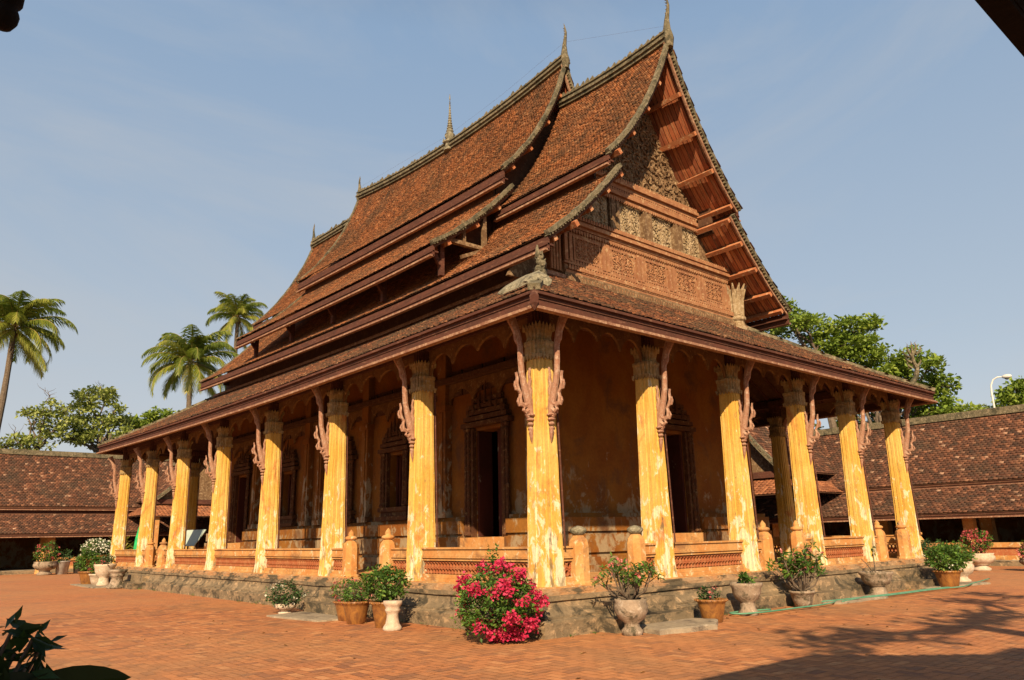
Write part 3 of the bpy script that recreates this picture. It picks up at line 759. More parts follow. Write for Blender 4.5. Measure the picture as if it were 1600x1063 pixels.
# balcony band
b = MB(); b.box(XL,XR,YG-.30,YG+.02,7.38,8.62); band = b.build('balcony_band', M['carved_red'], gw)
b = MB()
for z0,z1,p in ((8.62,8.70,.36),(8.70,8.80,.44),(8.80,8.86,.38),(7.58,7.64,.36),(7.30,7.38,.40),(7.12,7.20,.46)): b.box(XL-.05,XR+.05,YG-p,YG+.02,z0+.002,z1)
teeth(b,XL,XR,YG-.38,8.86,.10,.13,.05); teeth(b,XL,XR,YG-.30,8.60,.10,.12,.05,True); teeth(b,XL,XR,YG-.30,8.42,.10,.09,.04,True)
teeth(b,XL,XR,YG-.30,7.64,.10,.10,.05); teeth(b,XL,XR,YG-.40,7.40,.10,.14,.05)
b.build('band_moulding', M['carved_red'], band)
b = MB(); b.box(XL-.1,XR+.1,YG-.42,YG+.02,7.0,7.30); teeth(b,XL-.1,XR+.1,YG-.42,7.08,.11,.15,.05); b.build('band_base', M['carved'], band)
pcs = [4.48,5.90,7.32,8.74,10.16]
for i,c in enumerate(pcs): carved_panel(c-.44,c+.44,7.80,8.36,YG-.305,.05,40+i,M['carved_red'],band,'carved_panel',cell=.18,res=.025)
b = MB()
for c in pcs:
    for z in (7.76,8.38): b.box(c-.50,c+.50,YG-.345,YG-.30,z-.025,z+.025)
    for x in (-.475,.475): b.box(c+x-.025,c+x+.025,YG-.345,YG-.30,7.786,8.354)
for c in [XL+.11,5.19,6.61,8.03,9.45,XR-.11]:
    for q in (-.085,.085): b.box(c+q-.055,c+q+.055,YG-.37,YG-.30,7.66,8.44)
b.build('panel_frame', M['carved_red'], band)
# rounded nested frame at the left corner, flared lotus post at the right corner
b = MB()
for k in range(4):
    x = XL-.42+.1*k; r = .5-.1*k
    pts = [(x,YG-.25,7.35),(x,YG-.25,8.25)]+[(x+r*(1-math.cos(t)),YG-.25,8.25+r*math.sin(t)) for t in np.linspace(.2,PI/2,6)]
    b.tube(pts,[.05]*len(pts),6)
b.box(XL-.42,XL,YG-.2,YG+.02,7.2,8.6)
b.build('corner_frame', M['carved_red'], band)
b = MB()
c0 = (XR+.25,YG-.35,6.95)
b.lathe([(.34,0),(.36,.08),(.26,.14),(.24,.3),(.30,.36),(.30,.46),(.22,.5),(.24,.56)], c0, 12)
for i in range(12):
    a = 2*PI*i/12; ca,sa = math.cos(a),math.sin(a)
    b.tube([(c0[0]+.2*ca,c0[1]+.2*sa,c0[2]+.5),(c0[0]+.22*ca,c0[1]+.22*sa,c0[2]+1.0),(c0[0]+.30*ca,c0[1]+.30*sa,c0[2]+1.3),(c0[0]+.42*ca,c0[1]+.42*sa,c0[2]+1.5)],[.06,.065,.06,.02],6)
b.lathe([(.18,.5),(.2,1.0),(.26,1.35)], c0, 12)
b.build('lotus_post', M['carved_pale'], band)

# ------------------------------------------------------------------ platform
def rect_loft(prof, x0,x1,y0,y1, name, mat, parent, step=.45, jit=.006):
    """prof: list of (outset, z); the rectangle x0..x1,y0..y1 is outset and lofted; edges subdivided and roughened"""
    def ring(o,z,k):
        pts=[]; xs = np.arange(x0,x1,step); ys = np.arange(y0,y1,step)
        fx = lambda x: x0-o+(x-x0)*(x1-x0+2*o)/(x1-x0); fy = lambda y: y0-o+(y-y0)*(y1-y0+2*o)/(y1-y0)
        for x in xs: pts.append((fx(x),y0-o,z))
        for y in ys: pts.append((x1+o,fy(y),z))
        for x in xs: pts.append((x1+o-(fx(x)-x0+o),y1+o,z))
        for y in ys: pts.append((x0-o,y1+o-(fy(y)-y0+o),z))
        return [(a+random.uniform(-jit,jit),c+random.uniform(-jit,jit),d+random.uniform(-jit,jit)) for a,c,d in pts]
    b = MB(); b.loft([ring(o,z,k) for k,(o,z) in enumerate(prof)]); return b.build(name, mat, parent)
pl = rect_loft([(.80,G-.05),(.80,-.49),(.79,-.47),(.73,-.46),(.70,-.45),(.70,-.42),(.66,-.41),(.60,-.35),(.56,-.28),(.54,-.20),(.58,-.19),(.58,-.12)],0,14.64,0,YB,'platform',M['plinth'],T)
rect_loft([(.50,-.125),(.50,-.07),(.44,-.065),(.44,-.02),(.40,-.01),(.2,-.005)],0,14.64,0,YB,'platform_top_course',M['plinth_top'],pl,jit=.005)
b = MB()
b.box(-.4,15.04,-.4,YB+.4,-.3,.003)
b.build('veranda_floor', M['orange'], pl)

# ------------------------------------------------------------------ columns
def colring(w, z, notch=.16):
    """square plan with stepped (indented) corners and a shallow flute on each face"""
    n = w*notch*1.6; m = w*notch*.8; q = []
    for k in range(4):
        a = k*PI/2; ca, sa = math.cos(a), math.sin(a)
        for x,y in ((w,-w+n+m),(w-.012,-w*.22),(w+.006,-w*.18),(w+.006,w*.18),(w-.012,w*.22),(w,w-n-m),(w-m,w-n-m),(w-m,w-n),(w-m-.001,w-m),(w-n,w-m),(w-n-m,w-m),(w-n-m,w)):
            q.append((x*ca-y*sa, x*sa+y*ca, z))
    return q
def make_column():
    b = MB(); rings = []
    for z in np.linspace(0,4.02,15):
        w = .262-.066*min(1,z/4.0)**.9
        w += .015*max(0,1-z/.12)
        rings.append([(x+random.uniform(-.004,.004),y+random.uniform(-.004,.004),zz) for x,y,zz in colring(w,z)])
    b.loft(rings); col = b.build('column', M['yellow'], T, loc=(0,0,0))
    b = MB()
    b.loft([colring(w,z) for w,z in ((.205,4.0),(.222,4.05),(.218,4.22),(.232,4.26),(.232,4.31),(.195,4.33),(.185,4.40),(.205,4.50),(.225,4.60),(.18,4.61),(.16,4.62))])
    for k in range(4):            # pointed petals on each face: lower scallops and upper lotus tips
        a = k*PI/2; ca, sa = math.cos(a), math.sin(a)
        for i in range(5):
            t = (i-2)*.088
            def w3(o,t_,z): return (o*ca-t_*sa, o*sa+t_*ca, z)
            b.loft([[w3(.224,t-.042,4.05),w3(.224,t+.042,4.05),w3(.224,t+.03,3.99),w3(.224,t,3.95),w3(.224,t-.03,3.99)],
                    [w3(.200,t-.042,4.05),w3(.200,t+.042,4.05),w3(.200,t+.03,3.99),w3(.200,t,3.95),w3(.200,t-.03,3.99)]])
            b.loft([[w3(.212,t-.038,4.52),w3(.212,t+.038,4.52),w3(.228,t+.03,4.60),w3(.234,t,4.66),w3(.228,t-.03,4.60)],
                    [w3(.192,t-.038,4.52),w3(.192,t+.038,4.52),w3(.208,t+.03,4.60),w3(.214,t,4.66),w3(.208,t-.03,4.60)]])
    b.build('capital', M['capital'], col, loc=(0,0,0))
    b = MB(); b.loft([colring(w,z) for w,z in ((.17,4.6),(.165,4.95),(.19,5.05),(.2,5.2))]); b.build('upper_post', M['redwood'], col, loc=(0,0,0))
    b = MB()                      # iron strip / dark edge line at the inner corner
    b.bar((.243,-.243,.66),(.196,-.196,3.95),.03,.03); b.build('edge_strip', M['redwood'], col, loc=(0,0,0))
    return col
def make_bracket(parent):
    """carved naga bracket leaning out along -x"""
    b = MB(); N_ = (0,1,0)
    R = lambda L,z_: [(-.22-u,0,z) for u,z in L]
    b.ribbon(R([(.01,2.90),(.03,3.0),(.065,3.14),(.115,3.30),(.175,3.47),(.225,3.68),(.245,3.92),(.25,4.15),(.285,4.33),(.36,4.50),(.50,4.74)],0), [.07,.12,.17,.155,.12,.105,.10,.10,.115,.16,.21], N_, .085)
    b.ribbon(R([(.30,4.22),(.35,4.28),(.375,4.42),(.36,4.56)],0),[.07,.06,.05,.01],N_,.06)
    b.ribbon(R([(.055,3.26),(.03,3.37),(.055,3.47),(.03,3.57),(.05,3.66),(.03,3.80)],0),[.07,.10,.065,.06,.04,.008],N_,.06)
    b.ribbon(R([(.10,3.12),(.19,3.09),(.26,3.13),(.275,3.22),(.26,3.30),(.31,3.37),(.345,3.46),(.335,3.58),(.36,3.68)],0),[.09,.085,.075,.06,.055,.06,.06,.04,.006],N_,.07)
    b.ribbon(R([(.30,3.36),(.37,3.37),(.40,3.44),(.39,3.52)],0),[.045,.05,.035,.006],N_,.05)
    b.ribbon(R([(.22,3.10),(.30,3.09),(.335,3.15),(.32,3.22)],0),[.05,.05,.035,.006],N_,.05)
    b.ribbon(R([(.08,3.02),(.15,2.98),(.20,3.01),(.19,3.07)],0),[.09,.075,.05,.01],N_,.07)
    b.ribbon(R([(.05,2.93),(.11,2.89),(.15,2.93)],0),[.07,.05,.012],N_,.06)
    for i,z in enumerate((2.90,2.82,2.74,2.66)):
        r = .085-.014*i; b.lathe([(r*.6,0),(r,.02),(r,.04),(r*.6,.06)], (-.265,0,z), 8)
    b.tube([(-.26,0,2.68),(-.25,0,2.55),(-.24,0,2.44)],[.045,.03,.006],6)
    return b.build('bracket', M['bracket'], parent, loc=(0,0,0))
proto = make_column(); br = make_bracket(proto)
def put_column(x, y, rots, first=False):
    if first: c = proto; c.location = Vector((x,y,0))-WLOC['temple']
    else:
        c = proto.copy(); COL.objects.link(c); c.location = Vector((x,y,0))-WLOC['temple']
        for ch in proto.children:
            if ch.name.startswith('bracket'): continue
            d = ch.copy(); COL.objects.link(d); d.parent = c
    for i,r in enumerate(rots):
        if first and i==0: br.rotation_euler = (0,0,r); continue
        d = br.copy(); COL.objects.link(d); d.parent = c; d.rotation_euler = (0,0,r)
first = True
for i,x in enumerate(CX):
    for j,y in enumerate(CY):
        if i in (0,5) or j in (0,7):
            rots = []
            if i==0: rots.append(0)
            if i==5: rots.append(PI)
            if j==0: rots.append(PI/2)
            if j==7: rots.append(-PI/2)
            put_column(x,y,rots,first); first = False
# beam over the columns with a scalloped hanging valance between them
def runs():
    for a,c in zip(CX[:-1],CX[1:]): yield ('x',a,c,0.0); yield ('x',a,c,YB)
    for a,c in zip(CY[:-1],CY[1:]): yield ('y',a,c,0.0); yield ('y',a,c,14.64)
bb = MB(); bv = MB()
bb.bar((-.2,0,5.12),(14.84,0,5.12),.2,.24); bb.bar((0,.11,5.12),(0,YB-.11,5.12),.2,.24); bb.bar((14.64,.11,5.12),(14.64,YB-.11,5.12),.2,.24); bb.bar((-.2,YB,5.12),(14.84,YB,5.12),.2,.24)
bb.bar((-.2,0,4.93),(14.84,0,4.93),.12,.1); bb.bar((0,.07,4.93),(0,YB-.07,4.93),.12,.1)
bb.bar((1.5,1.5,5.45),(13.1,1.5,5.45),.14,.2); bb.bar((1.5,1.6,5.45),(1.5,YB-1.6,5.45),.14,.2)
BM = bb.build('veranda_beam', M['redwood'], T)
for ax,a,c,k in runs():
    L = c-a-.40; n = 4; m = 48; top = .0; poly_top=[]; poly=[]
    for i in range(m+1):
        t = i/m; ph = (t*n)%1.0
        env = .22+.12*abs(2*t-1)**1.6            # longer near the columns
        sc = 1-math.sin(PI*ph)**.6 if 0<ph<1 else 1
        poly.append((.20+t*L, -(env*.55+ .42*sc*(.55+.45*abs(2*t-1)))))
    pl_ = [(.20,0)]+poly+[(.20+L,0)]
    if ax=='x': bv.prism(pl_[::-1], (a,k-.03,4.90), (1,0,0), (0,0,1), .06)
    else: bv.prism(pl_[::-1], (k+.03,a,4.90), (0,1,0), (0,0,1), .06)
bv.build('scalloped_valance', M['valance'], BM)

# ------------------------------------------------------------------ balustrade with pierced panels, gate posts
def hexpanel(b, p0, ax, L, z0, z1, th=.05):
    """row of interlocking rings standing in a frame"""
    h = z1-z0; s = h/2.0; n = max(1,int(L/(s*.80))); 
    for i in range(n):
        for j in range(2):
            c = (i+.5+(.5 if j%2 else 0))*L/n
            if c > L: continue
            cz = z0+h*(.27+.46*j); r = s*.52
            rings=[]
            for k in range(9):
                a = 2*PI*k/8
                def w3(rr,o): 
                    u = c+rr*math.cos(a); z = cz+rr*math.sin(a)
                    return (p0[0]+u,p0[1]+o,z) if ax=='x' else (p0[0]+o,p0[1]+u,z)
                rings.append([w3(r,-th/2),w3(r,th/2),w3(r*.62,th/2),w3(r*.62,-th/2)])
            b.loft(rings, cap=False)
GX = {0:(.70,2.25), 2:(6.70,8.15), 4:(12.44,13.94)}
GY = {1:(4.98,6.65), 5:(21.1,22.75)}
def segs():
    for i,(a,c) in enumerate(zip(CX[:-1],CX[1:])):
        if i in GX: yield ('x',a+.24,GX[i][0]-.1,0); yield ('x',GX[i][1]+.1,c-.24,0)
        else: yield ('x',a+.24,c-.24,0)
    for i,(a,c) in enumerate(zip(CY[:-1],CY[1:])):
        if i in GY: yield ('y',a+.24,GY[i][0]-.1,0); yield ('y',GY[i][1]+.1,c-.24,0)
        else: yield ('y',a+.24,c-.24,0)
    for a,c in zip(CY[:-1],CY[1:]): yield ('y',a+.24,c-.24,14.64)
    for a,c in zip(CX[:-1],CX[1:]): yield ('x',a+.24,c-.24,YB)
for ax,a,c,k in segs():
    if c-a < .08: continue
    def bx(b,o0,o1,z0,z1,a=a,c=c,ax=ax,k=k):
        if ax=='x': b.box(a,c,k+o0,k+o1,z0,z1)
        else: b.box(k+o0,k+o1,a,c,z0,z1)
    b = MB()
    for o,z0,z1 in ((.17,.001,.07),(.14,.072,.14)): bx(b,-o,o,z0,z1)
    bal = b.build('balustrade', M['orange'], T)
    b = MB()
    for o,z0,z1 in ((.12,.40,.45),(.15,.452,.48),(.13,.482,.62),(.16,.622,.655)): bx(b,-o,o,z0,z1)
    b.build('rail', M['orange'], bal)
    b = MB(); hexpanel(b,(a,k-.06,0) if ax=='x' else (k-.06,a,0),ax,c-a,.14,.40)
    if k==0:
        bx(b,.0,.03,.14,.40)
    b.build('pierced_panel', M['terracotta'], bal)
def make_gatepost(x,y,knob=0):
    b = MB(); o = 8
    def oc(r,z): return [(r*math.cos(2*PI*i/8+PI/8), r*math.sin(2*PI*i/8+PI/8), z) for i in range(8)]
    b.loft([oc(r,z) for r,z in ((.225,-.08),(.225,.03),(.19,.06),(.185,.66),(.165,.75),(.105,.82),(.08,.84))])
    g = b.build('gate_post', M['orange'], T, loc=(x,y,0), smooth=False)
    b = MB()
    if knob==0: b.lathe([(.075,.82),(.14,.86),(.15,.89),(.12,.92),(.06,.94),(.075,.97),(.06,1.01),(.008,1.08)], (0,0,0), 12)
    else: b.lathe([(.07,.82),(.13,.87),(.16,.92),(.13,.96),(.06,.99),(.01,1.0)], (0,0,0), 14)
    b.build('knob', M['orange'] if knob==0 else M['stucco'], g, smooth=True, loc=(x,y,0))
for v in GX.values():
    for q in v: make_gatepost(q,-.12, 1 if v[0]<1 else 0)
for v in GY.values():
    for q in v: make_gatepost(-.12,q)
# steps outside each gate
for v in GX.values():
    b = MB(); a,c = v
    b.box(a-.25,c+.25,-1.15,-.72,G,-.50); b.box(a-.2,c+.2,-.80,-.5,-.499,-.26); b.build('step', M['plinth'], T)
for v in GY.values():
    b = MB(); a,c = v
    b.box(-1.15,-.72,a-.25,c+.25,G,-.50); b.box(-.80,-.5,a-.2,c+.2,-.499,-.26); b.build('step', M['plinth'], T)

# ------------------------------------------------------------------ inner hall
X0,X1,Y0,Y1 = 2.95,11.70,3.2,24.4
# openings: (centre along wall, width, sill, head)
def wall_with_holes(name, ax, k, a, c, z0, z1, holes, th, mat, parent, out):
    """wall in plane k (x or y), thickness th inwards (direction -out)"""
    b = MB(); holes = sorted(holes); cur = a; i0,i1 = sorted((k,k-out*th))
    def bx(u0,u1,w0,w1):
        if u1-u0<1e-3 or w1-w0<1e-3: return
        if ax=='x': b.box(u0,u1,i0,i1,w0,w1)
        else: b.box(i0,i1,u0,u1,w0,w1)
    for cc,w,s,h in holes:
        bx(cur,cc-w/2,z0,z1); bx(cc-w/2,cc+w/2,z0,s); bx(cc-w/2,cc+w/2,h,z1); cur = cc+w/2
    bx(cur,c,z0,z1); return b.build(name, mat, parent)
HL = [(5.15,1.15,.85,3.55),(9.55,.85,1.75,3.3),(12.75,.8,1.75,3.3),(17.1,.95,1.75,3.3),(21.5,1.15,.85,3.5)]
HF = [(7.75,1.25,.85,3.55)]
wl = wall_with_holes('hall_wall','y',X0,Y0,Y1,0,6.6,HL,.5,M['wall'],T,-1)
wf = wall_with_holes('hall_wall','x',Y0,X0+.501,X1,0,6.6,HF,.5,M['wall'],T,-1)
wall_with_holes('hall_wall','y',X1,Y0+.501,Y1,0,6.6,[],.5,M['wall'],T,1)
wall_with_holes('hall_wall','x',Y1,X0+.501,X1-.501,0,6.6,[],.5,M['wall'],T,1)
b = MB(); b.box(X0+.6,X1-.6,Y0+.6,Y1-.6,5.9,6.0); b.build('hall_ceiling', M['darkwood'], T)
# moulded base round the hall
b = MB(); PR = ((.42,.003,.16),(.36,.16,.34),(.27,.34,.44),(.33,.44,.86),(.22,.86,.93),(.28,.93,1.26),(.16,1.26,1.36))
def base_run(b, ax, u0, u1, k, out, cap=0):
    for o,z0,z1 in PR:
        i0,i1 = sorted((k,k+out*o))
        if ax=='x': b.box(u0,u1,i0,i1,z0+.001,z1)
        else: b.box(i0,i1,u0,u1,z0+.001,z1)
doorL = [(h[0]-h[1]/2-.32,h[0]+h[1]/2+.32) for h in HL if h[2]<1]; doorF = [(h[0]-h[1]/2-.35,h[0]+h[1]/2+.35) for h in HF]
cur = Y0-.43
for a,c in doorL: base_run(b,'y',cur,a,X0,-1); cur = c
base_run(b,'y',cur,Y1+.3,X0,-1)
cur = X0
for a,c in doorF: base_run(b,'x',cur,a,Y0,-1); cur = c
base_run(b,'x',cur,X1+.3,Y0,-1)
b.build('hall_base_moulding', M['wall'], T)
# pilasters between openings
for y in (3.35,7.0,7.9,11.2,14.3,15.3,19.0,19.9,23.9):
    b = MB(); b.box(X0-.22,X0,y-.19,y+.19,1.36,6.2); b.box(X0-.27,X0,y-.24,y+.24,1.361,1.52); b.box(X0-.27,X0,y-.24,y+.24,4.2,4.38); b.box(X0-.25,X0,y-.08,y+.08,1.52,4.2); b.build('pilaster', M['pilaster'], T)
for x in (3.2,11.45): b = MB(); b.box(x-.2,x+.2,Y0-.10,Y0,1.36,6.2); b.build('pilaster', M['wall'], T)
b = MB()
for y in np.arange(4.0,24.2,.9): b.box(X0-.06,X0,y-.42,y+.42,4.60,5.3)
b.box(X0-.30,X0,Y0+.2,Y1,4.95,5.1)
b.build('wall_frieze', M['darkwood'], T)
pys = (3.35,7.0,7.9,11.2,14.3,15.3,19.0,19.9,23.9)
for a,c in zip(pys[:-1],pys[1:]):          # scalloped arches between the pilasters
    L = c-a-.42; n = 3 if L>2 else 1; pts = []
    for i in range(37):
        t = i/36; ph = (t*n)%1.0; sc = 1-math.sin(PI*ph)**.6 if 0<ph<1 else 1
        pts.append((t*L, -.18-.42*sc))
    b = MB(); b.prism([(0,0)]+pts+[(L,0)], (X0-.12,a+.21,4.94), (0,1,0), (0,0,1), .06); b.build('scalloped_arch', M['valance'], T)
def opening(ax, k, cc, w, s, h, parent, door):
    """ornate surround with colonnettes, stepped pediment and a recessed dark leaf"""
    out = -1
    def P(u,o,z): return (cc+u,k+out*o,z) if ax=='x' else (k+out*o,cc+u,z)
    def bx(b,u0,u1,o0,o1,z0,z1):
        (a,c_),(d,e) = sorted((u0,u1)),sorted((k+out*o0,k+out*o1))
        if ax=='x': b.box(cc+a,cc+c_,d,e,z0,z1)
        else: b.box(d,e,cc+a,cc+c_,z0,z1)
    b = MB()
    for sd in (-1,1):
        bx(b,sd*(w/2),sd*(w/2+.09),0,.12,s,h+.05)
        for i,q in enumerate((.15,.26)):
            c0 = P(sd*(w/2+q),.14,0)
            pr = [(.05,s+.02),(.075,s+.06),(.05,s+.12)]; z = s+.12
            while z < h-.1: pr += [(.042,z+.02),(.055,z+.09),(.042,z+.16)]; z += .17
            pr += [(.05,h-.02),(.08,h+.04),(.06,h+.08)]
            b.lathe(pr,(c0[0],c0[1],0),8)
    for i in range(5): bx(b,-(w/2+.40-.09*i),(w/2+.40-.09*i),0,.22-.025*i,h+.08+.16*i,h+.20+.16*i)
    for i in range(7):
        u = (i-3)*(w+.5)/7; hh = .55-.10*abs(i-3)
        b.tube([P(u,.12,h+.3+(3-abs(i-3))*.12),P(u+.03,.14,h+.4+hh*.6),P(u,.12,h+.3+hh+(3-abs(i-3))*.14)],[.08,.06,.008],6)
    if not door:
        for i,(o,z0,z1,e) in enumerate(((.20,s-.12,s,.36),(.14,s-.26,s-.121,.28),(.24,s-.38,s-.261,.42))): bx(b,-(w/2+e),w/2+e,0,o,z0,z1)
    f = b.build('door_surround' if door else 'window_surround', M['frame'], parent)
    b = MB()
    if door:
        bx(b,-w/2+.01,-.02,-.30,-.24,s+.01,h-.01)
        for i in range(3): bx(b,-w/2+.1,-.12,-.24,-.225,s+.2+i*.85,s+.85+i*.85)
        bx(b,w/2-.09,w/2-.02,-.46,-.02,s+.01,h-.02)        # the other leaf stands open
    else:
        bx(b,-w/2+.01,w/2-.01,-.34,-.28,s+.01,h-.01)
        for i in range(5): c0 = P(-w/2+(i+.5)*w/5,-.2,0); b.lathe([(.02,s+.01),(.035,(s+h)/2-.3),(.05,(s+h)/2),(.035,(s+h)/2+.3),(.02,h-.01)],(c0[0],c0[1],0),7)
    b.build('door_leaf' if door else 'window_bars', M['door'], parent)
    if door:
        b = MB(); bx(b,-w/2-.3,w/2+.3,.001,.34,.40,.84); bx(b,-w/2-.35,w/2+.35,.341,.62,.2,.5); bx(b,-w/2-.4,w/2+.4,.621,.90,.004,.28)
        b.build('door_steps', M['orange'], parent)
for q in HL: opening('y',X0,*q,wl,q[2]<1)
for q in HF: opening('x',Y0,*q,wf,q[2]<1)
# ------------------------------------------------------------------ cloister galleries
def mapper(axis, k, sgn=1):
    """local (s along, d depth, z) -> world"""
    if axis == 'x': return lambda s,d,z: (s, k+sgn*d, z)
    return lambda s,d,z: (k+sgn*d, s, z)
def gallery(axis, k, s0, s1, lo, up, label, pillars, sgn=1, gaps=(), tw=.19, th=.16, zb=None, full=True):
    EB_, EM_, BD_ = (M['redwood'],M['lip'],M['darkwood']) if full else (M['dark'],)*3  # near gallery timbers take the black that paints their shade
    """lo = ((d,z) eave, (d,z) top) of the lower skirt, up = same for the upper roof up to the ridge"""
    mp = mapper(axis,k,sgn); base = mp((s0+s1)/2, 1.0, G); ob = empty('cloister_gallery', base, label, 'gallery')
    def fn(seg):
        (d0,z0),(d1,z1) = seg; L = math.hypot(d1-d0,z1-z0)
        def f(u,v):
            t = np.asarray(v,float)/L; uu = np.asarray(u,float)+0*t
            D = d0+(d1-d0)*t; Z = z0+(z1-z0)*(.93*t+.07*t*t)
            return np.stack([uu,k+sgn*D,Z],-1) if axis=='x' else np.stack([k+sgn*D,uu,Z],-1)
        return f, L
    for nm,seg in (('lower_roof',lo),('upper_roof',up)):
        if seg is None: continue
        f,L = fn(seg); r = tiles(nm, f, L, lambda v:(s0,s1), M['tile_gallery'], ob, tw, th, thick=.03)
        b = sheet(f, L, lambda v:(s0,s1), -.03, 8, 4); sheet(f, L, lambda v:(s0,s1), -.12, 8, 4, b=b); b.build('roof_bed', BD_, r)
        b = MB(); d0,z0 = seg[0]; b.bar(mp(s0,d0+.06,z0-.12), mp(s1,d0+.06,z0-.12), .05, .16); b.build('eave_board', EB_, r)
        b = MB(); b.bar(mp(s0,d0+.03,z0-.215), mp(s1,d0+.03,z0-.215), .1, .05); b.build('eave_moulding', EM_, r)
    rd, rz = up[1]
    # rear slope, plain
    f,L = fn(((rd*2-up[0][0],up[0][1]),up[1])); r = tiles('rear_roof', f, L, lambda v:(s0,s1), M['tile_gallery'], ob, .5, .4, thick=.04)
    b = sheet(f, L, lambda v:(s0,s1), -.03, 8, 4); b.build('roof_bed', M['darkwood'], r)
    b = MB(); b.bar(mp(s0,rd,rz+.10), mp(s1,rd,rz+.10), .34, .28); n=int((s1-s0)/.5)
    b.bar(mp(s0,rd,rz+.26), mp(s1,rd,rz+.26), .2, .08); b.build('ridge_cap', M['mortar'], ob)
    if lo:
        b = MB(); a0 = mp(s0,up[0][0]+.25,lo[1][1]-.3); a1 = mp(s1,up[0][0]+.25,lo[1][1]-.3); 
        b.bar((a0[0],a0[1],(lo[1][1]+up[0][1])/2-.1),(a1[0],a1[1],(lo[1][1]+up[0][1])/2-.1),.1,.8); b.build('clerestory', M['redwood'], ob)
    ez = (lo or up)[0][1]; wd = rd*2-up[0][0]-.6
    b = MB()
    if full:
        b.bar(mp(s0,wd,(G+up[0][1])/2), mp(s1,wd,(G+up[0][1])/2), .3, up[0][1]-G); b.build('rear_wall', M['wall'], ob)
        b = MB(); b.bar(mp(s0,(wd+.3)/2+.35,G+.07), mp(s1,(wd+.3)/2+.35,G+.07), wd-.9, .14) if False else None
        b = MB(); q0 = mp(s0,.75,G); q1 = mp(s1,wd-.15,G+.22)
        b.box(min(q0[0],q1[0]),max(q0[0],q1[0]),min(q0[1],q1[1]),max(q0[1],q1[1]),G,G+.22); b.build('gallery_floor', M['slab'], ob)
    b0 = MB()
    for s in pillars:
        b = MB(); x,y,_ = mp(s,1.1,0); w=.2
        b.loft([[(x-a,y-a,z),(x+a,y-a,z),(x+a,y+a,z),(x-a,y+a,z)] for a,z in ((.27,G+.22),(.25,G+.5),(.22,G+.6),(.20,ez-.1),(.26,ez-.02),(.26,ez+.3))])
        b.build('pillar', M['orange'], ob)
        b = MB(); x,y,_ = mp(s,3.2,0)
        b.loft([[(x-a,y-a,z),(x+a,y-a,z),(x+a,y+a,z),(x-a,y+a,z)] for a,z in ((.25,G+.22),(.22,ez+.9))]); b.build('pillar', M['orange'], ob)
    ps = sorted(pillars)
    for a,c in zip(ps[:-1],ps[1:]):
        if any(a < g < c for g in gaps): continue
        b = MB(); 
        def bx(d0,d1,z0,z1):
            q0 = mp(a+.27,d0,z0); q1 = mp(c-.27,d1,z1)
            b.box(min(q0[0],q1[0]),max(q0[0],q1[0]),min(q0[1],q1[1]),max(q0[1],q1[1]),z0,z1)
        bx(.94,1.26,G+.721,G+.92); bx(.98,1.22,G+.22,G+.40); p = b.build('parapet', M['orange'], ob)
        b = MB(); bx(1.03,1.17,G+.401,G+.72); b.build('pierced_panel', M['terracotta'], p)
    b = MB(); bz = mp(s0,.70,G+.11); b.bar(mp(s0,.68,G+.10), mp(s1,.68,G+.10), .2, .2); b.build('plinth_kerb', M['plinth'], ob)
    return ob, mp
gL, mL = gallery('x', 45.0, -24, 27.2, ((0,1.66),(2.0,2.95)), ((1.9,3.36),(5.4,6.95)), 'long low tiled cloister gallery closing the courtyard behind the left end of the temple', [-12.1,-8.1,-3.7,.45,4.6,8.8,13,17.2,21.4], gaps=(-1.5,))
gR, mR = gallery('y', 26.0, -14, 44.8, ((0,1.44),(2.0,2.62)), ((1.9,2.78),(5.4,6.0)), 'long low tiled cloister gallery along the right side of the courtyard', [-11.2,-6.6,-2.0,2.6,7.1,11.6,16.1,20.6,25.1,29.6,34,38.5], gaps=(9.4,13.8))
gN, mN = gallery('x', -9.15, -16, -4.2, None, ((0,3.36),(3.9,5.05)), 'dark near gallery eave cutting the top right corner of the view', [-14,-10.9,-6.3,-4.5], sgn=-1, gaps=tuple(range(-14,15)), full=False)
for mp_,ss,l in ((mL,(-.05,),'squat gate post with a round cap before the left gallery, beside the pot cluster'),(mL,(-2.9,),'gate post at the left edge of the photo, before the dark gallery opening')):
    for s in ss:
        x,y,_ = mp_(s,.45,0); b = MB()
        b.loft([[(x+r*math.cos(2*PI*i/8+PI/8),y+r*math.sin(2*PI*i/8+PI/8),z) for i in range(8)] for r,z in ((.30,G),(.28,G+.1),(.26,G+1.0),(.15,G+1.25),(.12,G+1.28))])
        g = b.build('gate_post', M['orange'], None); tag(g, l, 'gate post')
        b = MB(); b.lathe([(.1,G+1.26),(.2,G+1.31),(.22,G+1.38),(.12,G+1.43),(.1,G+1.46),(.02,G+1.55)],(x,y,0),12); b.build('knob', M['orange'], g)
x,y,_ = mR(4.5,.35,0); b = MB()
b.loft([[(x+r*math.cos(2*PI*i/8+PI/8),y+r*math.sin(2*PI*i/8+PI/8),z) for i in range(8)] for r,z in ((.28,G),(.26,G+1.0),(.15,G+1.22),(.12,G+1.25))])
g = b.build('gate_post', M['orange'], None); tag(g, 'yellow gate post with a domed cap before the right gallery, behind the green potted bushes', 'gate post')
b = MB(); b.lathe([(.1,G+1.24),(.2,G+1.3),(.2,G+1.37),(.1,G+1.43),(.02,G+1.52)],(x,y,0),12); b.build('knob', M['orange'], g)

